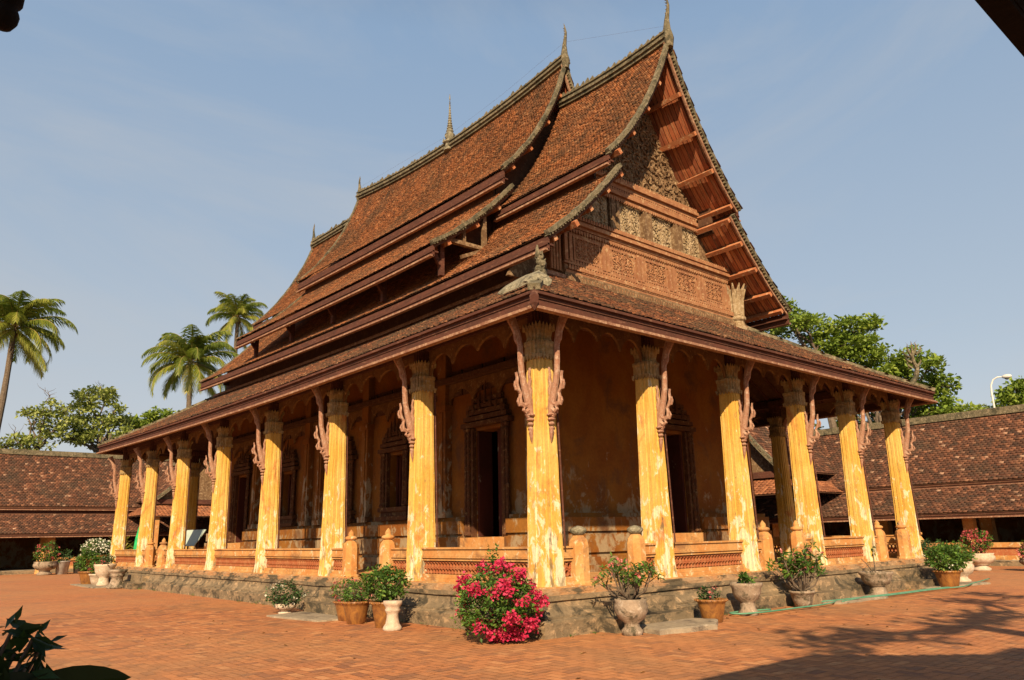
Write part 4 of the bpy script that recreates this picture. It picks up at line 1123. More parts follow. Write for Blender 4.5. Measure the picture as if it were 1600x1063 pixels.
def pavilion(axis, k, c, hw, zr, ze, depth, label):
    """gabled entrance pavilion: ridge runs back (depth) from its carved front gable at k"""
    mp = mapper(axis,k,1); ob = empty('gate_pavilion', mp(c,1,G), label, 'pavilion')
    for sd in (-1,1):
        L = math.hypot(hw,zr-ze)
        def f(u,v,sd=sd):
            t = np.asarray(v,float)/L; u = np.asarray(u,float)+0*t; s_ = c+sd*hw*(1-t); z = ze+(zr-ze)*(.75*t+.25*t*t)
            return np.stack([s_,k+u,z],-1) if axis=='x' else np.stack([k+u,s_,z],-1)
        r = tiles('roof_slope', f, L, lambda v:(0,depth), M['tile_gallery'], ob, .22, .18, thick=.03)
        b = sheet(f, L, lambda v:(0,depth), -.05, 6, 6); b.build('roof_bed', M['darkwood'], r)
        b = MB(); pts = [Vector(q) for q in f(np.zeros(12), np.linspace(0,L,12))]
        b.sweep(pts, (0,1,0) if axis=='x' else (1,0,0), .18, .2, lift=-.08); b.build('verge_mortar', M['mortar'], r)
        # small step roof below, over the side aisle
        def g(u,v,sd=sd):
            t = np.asarray(v,float)/1.2; u = np.asarray(u,float)+0*t; s_ = c+sd*(hw+.7-.9*t); z = ze-1.0+.65*t
            return np.stack([s_,k+u,z],-1) if axis=='x' else np.stack([k+u,s_,z],-1)
        r2 = tiles('aisle_roof', g, 1.2, lambda v:(.3,depth), M['tile_sunlit'], ob, .22, .18, thick=.03)
        b = sheet(g, 1.2, lambda v:(.3,depth), -.05, 6, 4); b.build('roof_bed', M['darkwood'], r2)
    b = MB(); b.bar(mp(c,0,zr+.08), mp(c,depth,zr+.08), .26, .24); b.build('ridge_cap', M['mortar'], ob)
    b = MB(); ux = (1,0,0) if axis=='x' else (0,1,0); o = mp(0,.45,0)
    poly = [(c-hw+.1,ze-1.0),(c+hw-.1,ze-1.0),(c+hw-.1,ze-.1)]+[(c+hw*(1-t),ze+(zr-ze)*(.75*t+.25*t*t)-.12) for t in np.linspace(.05,1,8)]+[(c-hw*(1-t),ze+(zr-ze)*(.75*t+.25*t*t)-.12) for t in np.linspace(.95,.05,8)]+[(c-hw+.1,ze-.1)]
    b.prism(poly, o, ux, (0,0,1), .1); b.build('gable_wall', M['carved'], ob)
    b = MB(); b.bar(mp(c-hw-.3,.3,ze-.15), mp(c+hw+.3,.3,ze-.15), .2, .3); b.build('tie_beam', M['redwood'], ob)
    # front skirt
    def h(u,v):
        t = np.asarray(v,float)/1.5; u = np.asarray(u,float)+0*t; z = ze-1.1+.8*t; d = -.6+1.1*t
        return np.stack([u,k+d,z],-1) if axis=='x' else np.stack([k+d,u,z],-1)
    r = tiles('front_skirt', h, 1.5, lambda v:(c-hw-.5+.4*v,c+hw+.5-.4*v), M['tile_sunlit'], ob, .22, .18, thick=.03)
    b = sheet(h, 1.5, lambda v:(c-hw-.5+.4*v,c+hw+.5-.4*v), -.05, 6, 4); b.build('roof_bed', M['darkwood'], r)
    for s in (-1,-.4,.4,1):
        b = MB(); x,y,_ = mp(c+s*hw,-.2,0)
        b.loft([[(x-a,y-a,z),(x+a,y-a,z),(x+a,y+a,z),(x-a,y+a,z)] for a,z in ((.25,G),(.2,G+.4),(.18,ze-1.1))]); b.build('pillar', M['orange'], ob)
    return ob
pavilion('y', 23.6, 12.0, 2.95, 7.3, 3.62, 6.5, 'carved gable pavilion projecting from the right gallery, seen between the veranda columns')
pavilion('x', 42.6, 8.1, 2.6, 6.4, 3.7, 6.5, 'gable pavilion before the left gallery, seen between the far veranda columns')

# ------------------------------------------------------------------ vegetation
def leafcloud(b, ctrs, per, spread, size, asp=.5, up=.5, rs=None):
    """ctrs: list of Vector; leaf quads scattered round each"""
    n = len(ctrs)*per
    if n == 0: return
    C = np.repeat(np.array([tuple(c) for c in ctrs]), per, 0)
    off = RNG.normal(0,1,(n,3)); off /= np.linalg.norm(off,axis=1)[:,None]; off *= (RNG.random(n)**.45)[:,None]
    sp = np.array(spread if hasattr(spread,'__len__') else (spread,)*3)
    P = C+off*sp
    d = RNG.normal(0,1,(n,3)); d[:,2] = d[:,2]*.6-.05; d += off*.8; d /= np.linalg.norm(d,axis=1)[:,None]
    nn = RNG.normal(0,.6,(n,3)); nn[:,2] += up*2; s_ = np.cross(d,nn); s_ /= np.linalg.norm(s_,axis=1)[:,None]+1e-9
    L = size*(.6+.7*RNG.random(n))[:,None]; w = L*asp*.5; nz = np.cross(s_,d)
    A = P; Bq = P+d*L*.45+s_*w+nz*L*.06; Cq = P+d*L; D = P+d*L*.45-s_*w+nz*L*.06
    V = np.stack([A,Bq,Cq,D],1).reshape(-1,3); base = len(b.v)
    b.v.extend(map(tuple,V.tolist())); b.f.extend([(base+4*i,base+4*i+1,base+4*i+2,base+4*i+3) for i in range(n)])
    tone = np.repeat(RNG.random(len(ctrs)), per)
    b.r.extend(np.clip(.45*tone+.55*RNG.random(n),0,1).tolist())
def ell(c, r, n, shell=.35):
    out = []
    for _ in range(n):
        v = Vector((random.gauss(0,1),random.gauss(0,1),random.gauss(0,1))).normalized()*(random.uniform(shell,1)**.5)
        out.append(Vector(c)+Vector((v.x*r[0],v.y*r[1],v.z*r[2])))
    return out
def tree(blobs, base, label, mat, dens=16, size=.26, tr=.22, flat=.6, name='broadleaf_tree', bare=0):
    ob = empty(name, base, label, 'tree')
    b = MB()
    for x,y,z,rx,rz in blobs:
        k = max(4,int(dens*rx*max(rz,.4)*1.6)); cs = ell((x,y,z),(rx,rx*.9,rz),k)
        leafcloud(b, cs, 26, (.42,.42,.42*flat), size, .6)
    b.build('crown', M[mat], ob)
    b = MB(); base = Vector(base); mid = Vector((sum(q[0] for q in blobs)/len(blobs), sum(q[1] for q in blobs)/len(blobs), min(q[2] for q in blobs)-.5))
    def wig(a,c,r0,r1,n=6,k=.06):
        L = (c-a).length; pts = [a.lerp(c,i/n)+Vector((random.uniform(-1,1),random.uniform(-1,1),random.uniform(-.5,.5)))*k*L*(0 if i in(0,n) else 1) for i in range(n+1)]
        b.tube(pts, [r0+(r1-r0)*i/n for i in range(n+1)], 7)
    wig(base, mid, tr*1.3, tr, 6, .03)
    for x,y,z,rx,rz in blobs:
        e = Vector((x,y,z)); wig(mid, e, tr*.55, tr*.15)
        for q in ell(e,(rx,rx,rz),5,.6): wig(e-Vector((0,0,rz*.4)), q, tr*.13, tr*.03, 4)
    b.build('trunk', M['bark'], ob)
    if bare:
        b = MB()
        for _ in range(bare):
            q = random.choice(blobs); a = Vector(q[:3]); c = a+Vector((random.uniform(-1,1),random.uniform(-1,1),random.uniform(.8,1.8)))*q[3]*1.2
            wig(a,c,.05,.01,5,.12)
            for _ in range(3): d = a.lerp(c,random.uniform(.4,.9)); wig(d,d+Vector((random.uniform(-1,1),random.uniform(-1,1),random.uniform(0,1)))*.7,.02,.005,3,.15)
        b.build('bare_twigs', M['bark'], ob)
    return ob
TR =[ (37.5,15.2,14.8,1.2,0.6),(39.0,14.4,14.2,1.5,0.9),(39.1,11.9,13.7,1.7,0.7),(38.4,11.0,12.5,1.0,0.6),(39.4,13.5,12.9,1.7,0.5),(38.7,17.0,14.2,1.1,0.8),(37.1,15.8,16.2,0.5,0.4),(37.4,15.3,15.7,0.6,0.3),(36.1,13.5,14.1,0.9,0.5),(39.6,10.8,13.9,0.7,0.4),(39.0,12.1,11.9,1.3,0.3) ]
TR2 =[ (39.4,8.5,11.1,0.9,0.6),(40.0,9.8,10.9,0.9,0.6),(38.7,7.4,10.2,0.9,0.5),(39.9,7.1,9.3,0.7,0.5),(40.4,8.6,9.6,1.3,0.6),(40.7,10.6,10.1,1.0,0.6),(40.3,11.6,10.5,1.0,0.4),(39.9,7.2,8.3,0.5,0.5),(40.7,8.0,7.9,0.9,0.5),(41.1,9.8,8.6,1.6,0.6),(41.3,11.8,9.3,1.2,0.6),(40.2,14.2,10.5,1.6,0.8),(40.7,13.0,8.0,2.0,0.9),(39.3,16.0,10.7,1.7,1.0),(41.3,9.2,7.5,1.6,0.5),(39.7,17.2,6.9,2.5,1.2) ]
TR3 =[ (47.9,8.4,8.4,1.5,0.4),(48.3,7.2,8.1,1.3,0.3),(47.6,9.3,8.3,1.1,0.5) ]
TRM =[ (38.6,12.4,12.6,1.4,.7),(39.2,11.0,11.6,1.5,.7),(39.4,10.0,10.2,1.4,.7),(39.6,12.6,10.6,1.8,.8),(38.6,15.5,11.4,1.8,.9),(39.8,8.4,8.8,1.4,.7),(40.2,7.0,7.4,1.4,.6),(38.8,17.5,10.0,2.0,1.0),(41,5.6,7.1,1.2,.5) ]
TR4 =[ (46.7,5.3,9.2,0.8,0.7),(46.6,5.7,8.6,0.8,0.4),(46.8,5.0,8.5,0.9,0.6),(46.6,6.0,9.1,0.5,0.3),(46.9,4.7,9.7,0.6,0.4),(47.5,3.5,9.6,1.2,0.8),(47.2,3.6,8.4,1.2,0.7) ]
TL1 =[ (4.1,58.8,12.6,1.4,0.8),(5.4,59.5,13.0,1.0,0.7),(3.5,58.9,11.3,1.4,0.8),(5.2,58.5,10.7,0.9,0.7),(6.5,59.3,11.1,1.1,0.7),(4.9,58.6,9.3,2.1,0.8),(3.1,57.9,9.4,1.2,0.9),(6.9,58.2,9.9,0.7,0.7),(6.0,58.4,11.8,0.5,0.5),(6.8,58.2,8.6,1.1,0.6) ]
TL2 =[ (0.3,57.4,10.4,1.2,0.7),(1.2,57.2,11.2,0.8,0.6),(-0.7,57.5,8.6,1.0,0.6),(1.6,57.2,9.7,1.0,0.7),(0.7,57.3,8.7,1.3,0.7),(-0.2,57.4,11.1,0.6,0.4),(2.2,57.1,10.5,0.7,0.8),(-1.5,57.6,8.2,0.7,0.4) ]
TL3 =[ (10.1,65.6,12.2,1.1,0.7),(11.4,65.3,12.6,1.2,0.7),(9.4,65.8,11.8,0.7,0.7),(12.5,65.0,12.1,1.2,0.9),(10.7,65.5,11.4,1.2,0.7) ]
tree(TR,(38.4,13.3,G),'green spreading tree with flat layered crown right behind the temple gable','leaf_tree',22,.30)
tree(TR2,(40,9.5,G),'dense green tree behind the right end of the veranda roof','leaf_tree',20,.30,bare=6)
tree(TRM,(39.6,11,G),'bright green lower foliage between the spreading tree and the veranda corner','leaf_tree',20,.30)
tree(TR3,(47.9,8.4,G),'low green treetop just left of the street lamp, behind the right gallery','leaf_pale',18,.28)
tree(TR4,(47,5,G),'dark green tree at the right edge of the photo beside the street lamp','leaf_tree',22,.3)
tree(TL1,(5,58.7,G),'tall loose green tree between the palms behind the left gallery','leaf_pale',17,.32,tr=.26,bare=2)
tree(TL2,(.8,57.3,G),'thin pale tree with bare twigs beside the leftmost palm','leaf_pale',12,.30,tr=.2,bare=8)
tree(TL3,(11,65.4,G),'bright green treetop behind the far left end of the veranda roof','leaf_tree',16,.36)
def palm(top, base, L, label, nf=22, seed=1, lean=0):
    random.seed(seed); ob = empty('coconut_palm', base, label, 'palm tree')
    top = Vector(top); base = Vector(base); b = MB()
    pts = [base.lerp(top,i/10)+Vector((.35*math.sin(i/10*PI),0,0)) for i in range(11)]
    b.tube(pts,[.30-.012*i+(.02 if i%2 else 0) for i in range(11)],10); b.build('trunk', M['bark'], ob)
    b = MB(); st = MB()
    for i in range(nf):
        az = i*2.399+random.uniform(-.25,.25); q = i/nf
        el = math.radians(86-q*122+random.uniform(-8,8)); l = L*random.uniform(.82,1.08)*(.80 if q<.15 else 1)
        droop = 1.3+.5*random.random(); p = top.copy(); pts = [p.copy()]; e = el; nseg = 14
        for k in range(nseg):
            e -= droop*(k/nseg)*.16*(1.0 if el>-.4 else .35)
            p = p+Vector((math.cos(az)*math.cos(e),math.sin(az)*math.cos(e),math.sin(e)))*l/nseg; pts.append(p.copy())
        st.tube(pts,[.05*(1-k/(nseg+2)) for k in range(nseg+1)],4)
        tone = random.random()*.5+(.35 if q>.72 else 0)
        side = Vector((-math.sin(az),math.cos(az),0)); nl = 62
        for k in range(nl):
            t = .10+.90*k/nl; f = t*nseg; i0 = min(int(f),nseg-1); c = pts[i0].lerp(pts[i0+1],f-i0); tg = (pts[i0+1]-pts[i0]).normalized()
            ll = L*.29*math.sin(PI*min(1,.16+t*.80))**.7*random.uniform(.8,1.1)
            for s_ in (-1,1):
                d = (side*s_*.62+tg*.80+Vector((0,0,-.25-.4*random.random()))).normalized()
                m_ = c+d*ll*.55; e_ = m_+(d+Vector((0,0,-.75))).normalized()*ll*.5; w = tg*.030*L/3.6
                b.add([c-w,c+w,m_+w*.9,m_-w*.9,e_],[(0,1,2,3),(3,2,4)],rnd=min(1,tone+random.random()*.4))
    b.build('fronds', M['palm'], ob); st.build('frond_stalks', leaf_stalk, ob)
    b = MB()
    for i in range(9):
        a = i*.9; c = top+Vector((math.cos(a)*.32,math.sin(a)*.32,-.35-.1*(i%3))); b.lathe([(.01,-.14),(.1,-.1),(.14,0),(.1,.11),(.01,.14)],tuple(c),8)
    b.build('coconuts', leaf_stalk, ob); random.seed(seed+50); return ob
leaf_stalk = simple('palm_stalk', (.22,.18,.05), .6, (.30,.20,.06))
palm((-1.9,57.5,17.3),(-3.0,57.6,G),4.9,'tall coconut palm at the left edge, its crown the largest and nearest of the palms',32,3)
palm((11.24,57,16.2),(11.0,57,G),5.1,'coconut palm with wide drooping fronds rising over the veranda roof',30,8)
palm((19.4,69,24.6),(18.6,69,G),4.3,'smallest and highest coconut palm, beside the end of the upper roof',26,5)
# tree behind the camera that throws the broken shadow on the paving
tree([(-8.94,-14.3,8.6,.9,.4),(-10.3,-15.2,8.6,1.1,.4),(-7.7,-14.9,8.6,1.0,.4),(-3.5,-15.6,8.6,1.0,.4),(-1.0,-14.2,8.6,.7,.3),(.9,-14.0,8.6,.8,.3),(-5.6,-15.6,9.2,.9,.3)],(-6.5,-20,G),'tree behind the near gallery, out of the photo, shading the paving','leaf_tree',8,.28)

# ------------------------------------------------------------------ pots and plants
def pot(b, kind, r, h, c=(0,0,0)):
    P = {'glazed':[(.62,0),(.66,.03),(.78,.35),(.93,.75),(.97,.86),(1.08,.9),(1.10,.96),(1.04,1),(.9,1),(.88,.9)],
         'tub':[(.60,0),(.80,.45),(.95,.85),(1.05,.88),(1.05,1),(.92,1),(.9,.9)],
         'urn':[(.62,0),(.66,.10),(.50,.22),(.48,.36),(.46,.42),(.74,.50),(.92,.68),(.96,.84),(1.08,.92),(1.08,1),(.94,1),(.9,.9)],
         'bowl':[(.62,0),(.64,.14),(.44,.24),(.46,.34),(.80,.46),(1.0,.66),(1.0,.80),(.92,.92),(.98,1),(.86,1),(.84,.9)],
         'stool':[(.95,0),(1.0,.08),(.92,.14),(.72,.24),(.62,.42),(.60,.56),(.74,.64),(.82,.70),(.72,.76),(.88,.84),(.98,.90),(.98,1),(.0,1)],
         'bucket':[(.75,0),(.95,.95),(1.0,.96),(1.0,1),(.92,1),(.9,.9)],
         'pedestal':[(.7,0),(.72,.1),(.5,.2),(.45,.6),(.5,.72),(.75,.85),(.78,1),(.0,1)]}[kind]
    pr = [(q*r,z*h) for q,z in P]; b.lathe(pr, c, 24)
    if kind=='glazed':
        for i in range(18):
            a = 2*PI*i/18; b.lathe([(.005,-.02),(.026,0),(.005,.02)],(c[0]+r*1.09*math.cos(a),c[1]+r*1.09*math.sin(a),c[2]+h*.95),5)
def potted(label, loc, kind, mat, r, h, plant, cat='potted plant', group=None, gz=G, name='potted_plant'):
    ob = empty(name, (loc[0],loc[1],gz), label, cat, group); z = gz; x,y = loc
    b = MB(); pot(b, kind, r, h, (x,y,z)); p = b.build('pot', M[mat], ob, smooth=False)
    for pl_ in p.data.polygons: pl_.use_smooth = True
    b = MB(); b.lathe([(r*.9,h*.86),(r*.86,h*.9),(.001,h*.93)],(x,y,z),16); b.build('soil', M['soil'], p)
    plant(ob, Vector((x,y,z+h*.9))); return ob
def bush(rx, rz, off=.0, n=60, per=14, size=.06, mat='leaf', flowers=None, fn=0, fsize=.035, asp=.55, stems=8, shell=.35, dx=0, dy=0, fspread=.05, fper=7):
    def f(ob, top):
        c = top+Vector((dx,dy,off+rz*.85)); b = MB(); ctr = ell(c,(rx,rx,rz),n,shell)
        leafcloud(b, ctr, per, rx*.22, size, asp, .5); b.build('foliage', M[mat], ob)
        b = MB()
        for q in random.sample(ctr, min(stems,len(ctr))):
            m = top.lerp(q,.5)+Vector((random.uniform(-.1,.1)*rx,random.uniform(-.1,.1)*rx,.05)); b.tube([top+Vector((random.uniform(-.05,.05),random.uniform(-.05,.05),-.06)),m,q],[.016,.011,.004],5)
        b.build('stems', M['bark'], ob)
        if flowers:
            b = MB(); cs = []
            for q in ell(c,(rx*1.03,rx*1.03,rz*1.03),fn,.8): cs.append(q)
            leafcloud(b, cs, fper, fspread, fsize, .95, .2); b.build('blossoms', M[flowers], ob)
    return f
def desert_rose(hgt, rad, n=12, leaf=.085, flowers='pink', fprob=.5, seed=1, thick=.03, mat='leaf'):
    def f(ob, top):
        random.seed(seed); bs = MB(); bl = MB(); bf = MB(); tips = []
        for i in range(n):
            a = i*2.4; r = rad*random.uniform(.25,1); hh = hgt*random.uniform(.45,1)*(1-.25*r/rad)
            e = top+Vector((math.cos(a)*r,math.sin(a)*r,hh)); m = top+Vector((math.cos(a)*r*.65,math.sin(a)*r*.65,hh*.35))
            bs.tube([top+Vector((0,0,-.08)),top+Vector((math.cos(a)*.03,math.sin(a)*.03,.03)),m,e],[thick,thick*.8,thick*.5,thick*.3],6); tips.append(e)
            for k in range(2):
                q = m.lerp(e,random.uniform(.2,.8)); e2 = q+Vector((random.uniform(-1,1)*rad*.35,random.uniform(-1,1)*rad*.35,hgt*.18)); bs.tube([q,e2],[thick*.35,thick*.2],5); tips.append(e2)
        leafcloud(bl, tips, 16, .065, leaf, .38, .5); bl.build('foliage', M[mat], ob); bs.build('stems', M['bark'], ob)
        fl = [t+Vector((random.uniform(-.03,.03),random.uniform(-.03,.03),.05)) for t in tips if random.random()<fprob]
        if fl and flowers: leafcloud(bf, fl, 8, .035, .05, .9, .2); bf.build('blossoms', M[flowers], ob)
    return f
def bougain(ob, top):
    c = top+Vector((-.08,0,.26)); b = MB()
    ctr = ell(c,(.60,.69,.48),210,.35)+[Vector((c.x,c.y+.05,c.z+.50+.06*i)) for i in range(5)]
    leafcloud(b, ctr, 24, .12, .062, .6, .5); b.build('foliage', M['leaf'], ob)
    b = MB(); cl = []
    for q in ell(c,(.66,.77,.53),42,.8): cl += ell(q,(.12,.12,.09),random.randint(2,7),.2)
    leafcloud(b, cl, 26, .06, .05, .9, .1); b.build('blossoms', M['bract'], ob)
    b = MB()
    for q in random.sample(ctr,26): b.tube([top+Vector((0,0,-.1)),top.lerp(q,.5)+Vector((0,0,.06)),q],[.018,.012,.004],5)
    b.build('stems', M['bark'], ob)
potted('big magenta bougainvillea in a dark red pot by the near corner', (-1.36,-.40),'tub','red_glaze',.30,.36,bougain)
random.seed(21)
potted('low bush with cream flowers in a pale bowl left of the left gate step',(-1.55,6.95),'bowl','pale_pot',.24,.22,bush(.40,.27,-.02,90,16,.06,'leaf_dark','white_petal',16,.05,fper=5))
potted('dusky pink flowering plant in the leftmost of the three brown glazed pots',(-1.38,4.45),'glazed','glazed',.24,.38,bush(.34,.26,0,55,12,.055,'leaf','red_petal',40,.04,fspread=.05,fper=5))
potted('low green plant in the middle brown glazed pot with a scalloped rim',(-1.55,3.75),'glazed','glazed',.26,.42,bush(.30,.22,.0,45,12,.06,'leaf','pink',4,.03))
potted('round bushy green shrub in a brown glazed pot beside the white turned stool',(-1.52,2.75),'glazed','glazed',.25,.46,bush(.42,.30,.10,130,18,.07,'leaf',None,0,asp=.6,stems=16))
b = MB(); pot(b,'stool',.17,.50,(-1.68,2.22,G)); o = b.build('stool',M['pale_pot'],None,smooth=True); tag(o,'small white turned stone stool standing in front of the round green shrub','stool')
potted('desert rose with pink flowers in a mossy stone bowl right of the near corner',(.52,-1.42),'bowl','stone_pot',.27,.55,desert_rose(.78,.55,16,.09,'pink',.45,4,.028))
potted('small green plant with a pink bloom in a brown glazed tub on the slab end',(2.78,-1.35),'glazed','glazed',.26,.40,bush(.20,.14,0,26,10,.06,'leaf_dark','pink',3,.05))
potted('small tuft of green leaves in a grey stone urn beside the hose loop',(4.18,-1.18),'urn','stone_pot',.29,.60,bush(.16,.13,0,16,10,.085,'leaf',None,0))
potted('tall desert rose with dense leaves and few pink blooms in a small grey tub',(6.15,-1.22),'tub','stone_pot',.25,.34,desert_rose(1.0,.50,22,.12,'pink',.25,9,.03))
def twig(ob, top):
    b = MB(); b.tube([top-Vector((0,0,.05)),top+Vector((0,0,.3)),top+Vector((.02,0,.62))],[.022,.014,.01],5); b.tube([top-Vector((0,0,.05)),top+Vector((-.2,.1,.25)),top+Vector((-.33,.15,.36))],[.018,.012,.006],5); b.build('stems',M['bark'],ob)
    b = MB(); leafcloud(b,[top+Vector((.02,0,.62)),top+Vector((.02,0,.5)),top+Vector((-.1,.05,.25))],7,.05,.09,.45); b.build('foliage',M['leaf'],ob)
potted('almost bare twig with a few leaves in a wide stone urn',(9.75,-1.15),'urn','stone_pot',.36,.56,twig)
potted('wide green bush in a brown pot at the far right corner of the platform',(13.1,-1.5),'glazed','glazed',.32,.46,bush(.50,.32,.06,120,16,.09,'leaf','white_petal',5,.05,stems=14))
potted('green bush in a pale pedestal urn at the far right corner',(15.4,-1.0),'bowl','pale_pot',.36,.60,bush(.42,.30,0,70,16,.09,'leaf',None,0))
potted('red flowering bush in a pale bowl before the right gallery parapet',(22.6,.9),'bowl','pale_pot',.5,.62,bush(.46,.40,.15,60,16,.09,'leaf','red_petal',60,.09,fspread=.10,fper=9))
potted('pink flowering bush at the right edge of the photo before the gallery',(23.0,-.75),'bowl','stone_pot',.5,.45,bush(.46,.34,0,70,16,.09,'leaf','pink',36,.09,fspread=.08,fper=7))
potted('dark green shrub before the right gallery, left of the red flowering bush',(22.0,2.3),'tub','stone_pot',.35,.4,bush(.75,.4,0,90,16,.10,'leaf_dark',None,0))
# far left
potted('white flowering bush in a brown pot on a stone pedestal',(-.45,29.9),'pedestal','pale_pot',.5,.62,lambda ob,top:(lambda b:(pot(b,'tub',.62,.55,tuple(top+Vector((0,0,.05)))),b.build('brown_pot',M['glazed'],ob),bush(.62,.34,.18,80,16,.10,'leaf','white_petal',70,.10,fspread=.12,fper=7)(ob,top+Vector((0,0,.45)))))(MB()))
potted('leafy green plant in a round brown pot at the far left corner of the temple',(-1.35,26.6),'glazed','glazed',.40,.55,bush(.48,.45,.05,70,16,.12,'leaf',None,0,dx=-.1))
potted('low plant in a pale clay pot near the far left corner',(-1.25,25.6),'tub','pale_pot',.32,.46,bush(.35,.28,0,40,12,.09,'leaf','red_petal',8,.06))
potted('straggly plant in a tall pale stone urn near the far left corner',(-1.25,24.6),'urn','pale_pot',.38,.85,bush(.45,.28,0,30,10,.10,'leaf_dark','red_petal',5,.06,shell=.1))
b = MB(); pot(b,'stool',.34,.68,(-1.3,22.4,G)); o = b.build('stool',M['stone_pot'],None,smooth=True); tag(o,'grey mushroom shaped stone stool on the paving beside the far gate step','stool')
potted('spreading shrub in a stone bowl, leftmost of the cluster before the left gallery',(-.35,42.2),'bowl','stone_pot',.62,.75,bush(.62,.62,.05,70,12,.13,'leaf','red_petal',16,.1))
potted('small shrub in a white bucket before the left gallery parapet',(.55,42.3),'bucket','bucket',.40,.75,bush(.5,.35,.0,40,12,.12,'leaf_dark',None,0))
potted('wilted plant in a dark bucket before the left gallery parapet',(1.55,42.6),'bucket','dark_bucket',.42,.66,bush(.3,.18,0,14,8,.12,'leaf_dark',None,0))
potted('small round plant on a pale stone bowl, rightmost before the left gallery parapet',(3.3,40.5),'bowl','pale_pot',.36,.7,bush(.3,.2,0,20,10,.1,'leaf',None,0))
# spiky yellow-green plant by the far corner
def spiky(ob, top):
    b = MB()
    for i in range(46):
        a = i*2.4; el = random.uniform(.1,1.35); l = random.uniform(1.1,1.7); d = Vector((math.cos(a)*math.cos(el),math.sin(a)*math.cos(el),math.sin(el))); s_ = Vector((-math.sin(a),math.cos(a),0))*.07
        p0 = top; p1 = top+d*l*.55; p2 = top+d*l*.9+Vector((0,0,-.35*l*math.cos(el)))
        b.add([p0-s_*.5,p0+s_*.5,p1+s_,p1-s_,p2],[(0,1,2,3),(3,2,4)],rnd=random.uniform(.4,1))
    b.build('foliage',M['palm'],ob)
potted('spiky yellow green palm-like plant behind the white flowering bush',(2.5,38.0),'tub','stone_pot',.5,1.3,spiky)

# fallen leaves and weeds
b = MB()
for _ in range(260):
    x = random.uniform(-7,12); y = random.uniform(-6,8)
    if (x>-.9 and y>-.9) or x+y < -9: continue
    if random.random() < .5:
        if x > 0: y = -.9-abs(random.gauss(0,.35))
        elif y > 0: x = -.9-abs(random.gauss(0,.35))
    a = random.uniform(0,6.28); l = random.uniform(.02,.045); c = Vector((x,y,G+.012)); d = Vector((math.cos(a),math.sin(a),0))*l; s_ = Vector((-d.y,d.x,0))*.5
    b.add([c-d,c+s_+Vector((0,0,random.uniform(0,.02))),c+d,c-s_+Vector((0,0,random.uniform(0,.02)))],[(0,1,2,3)],rnd=random.random())
tag(b.build('fallen_leaves', leafmat('dry_leaves',[(0,(.10,.05,.02)),(1,(.34,.20,.07))],.1), None),'dry leaves scattered over the brick paving','fallen leaves',kind='stuff')
b = MB(); cs = []
for _ in range(60):
    if random.random()<.5: cs.append(Vector((random.uniform(-.6,15),-.86-random.uniform(0,.06),G+.03)))
    else: cs.append(Vector((-.86-random.uniform(0,.06),random.uniform(-.6,27),G+.03)))
leafcloud(b, cs, 9, (.06,.06,.03), .05, .3, .1)
tag(b.build('weeds', M['leaf'], None),'small weeds growing along the foot of the platform','weeds',kind='stuff')
# slabs, hose, folded cloths, board, lamp
def slab(poly, h, label, name='concrete_slab'):
    b = MB(); pts = []
    for i in range(len(poly)):
        a = Vector(poly[i]); c = Vector(poly[(i+1)%len(poly)])
        for k in range(5): p = a.lerp(c,k/5); pts.append((p.x+random.uniform(-.04,.04),p.y+random.uniform(-.04,.04)))
    top = [((x-sum(q[0] for q in pts)/len(pts))*.93+sum(q[0] for q in pts)/len(pts),(y-sum(q[1] for q in pts)/len(pts))*.93+sum(q[1] for q in pts)/len(pts)) for x,y in pts]
    b.loft([[(x,y,G-.01) for x,y in pts],[(x,y,G+h*.8) for x,y in pts],[(x,y,G+h) for x,y in top]]); tag(b.build(name,M['slab'],None),label,'slab')
slab([(.72,-1.82),(1.9,-2.02),(2.62,-1.55),(2.4,-.85),(1.0,-.85)],.09,'rough concrete slab at the foot of the platform, between the stone bowl and the brown tub')
slab([(7.2,-1.45),(9.3,-1.60),(9.6,-1.0),(7.0,-1.0)],.05,'flat concrete slab under the hose at the middle gate on the right side')
slab([(12.2,-1.25),(15.3,-1.75),(15.9,-.9),(12.4,-.9)],.05,'flat concrete slab at the far right corner of the platform')
slab([(-2.15,6.6),(-1.9,4.6),(-1.2,4.5),(-1.2,6.8)],.04,'thin broken concrete patch in front of the left gate step')
slab([(-1.9,27.4),(-1.9,23.2),(-1.15,23.2),(-1.15,27.4)],.04,'thin concrete patch under the pots at the far left corner')
hz = G+.022
hp = [(4.9,-1.22),(4.3,-1.02),(3.9,-.98),(3.78,-1.1),(3.95,-1.3),(4.6,-1.42),(5.4,-1.45),(6.2,-1.50),(6.9,-1.45),(7.35,-1.30),(7.7,-1.15),(7.5,-1.02),(7.1,-1.0),(7.0,-1.12),(7.5,-1.22),(8.2,-1.3),(9.2,-1.5),(10.2,-1.58),(11.4,-1.62),(12.4,-1.72),(13.2,-1.82),(14.4,-1.60),(15.6,-1.42),(17.0,-1.2)]
def smooth_pts(P, n=6):
    P = [Vector((x,y,hz)) for x,y in P]; out = []
    for i in range(len(P)-1):
        p0,p1,p2,p3 = P[max(i-1,0)],P[i],P[i+1],P[min(i+2,len(P)-1)]
        for k in range(n):
            t = k/n; out.append(.5*((2*p1)+(p2-p0)*t+(2*p0-5*p1+4*p2-p3)*t*t+(3*p1-p0-3*p2+p3)*t**3))
    return out
b = MB(); b.tube([q+Vector((0,0,.035)) for q in smooth_pts(hp)],.017,7)
b.tube([q+Vector((0,.02,.035)) for q in smooth_pts([(7.3,-1.5),(8.0,-1.42),(8.8,-1.34),(9.6,-1.44),(10.6,-1.48),(11.7,-1.52),(12.9,-1.66)])],.017,7)
tag(b.build('garden_hose',M['hose'],None,smooth=True),'pale green garden hose trailing along the foot of the platform on the right side','hose')
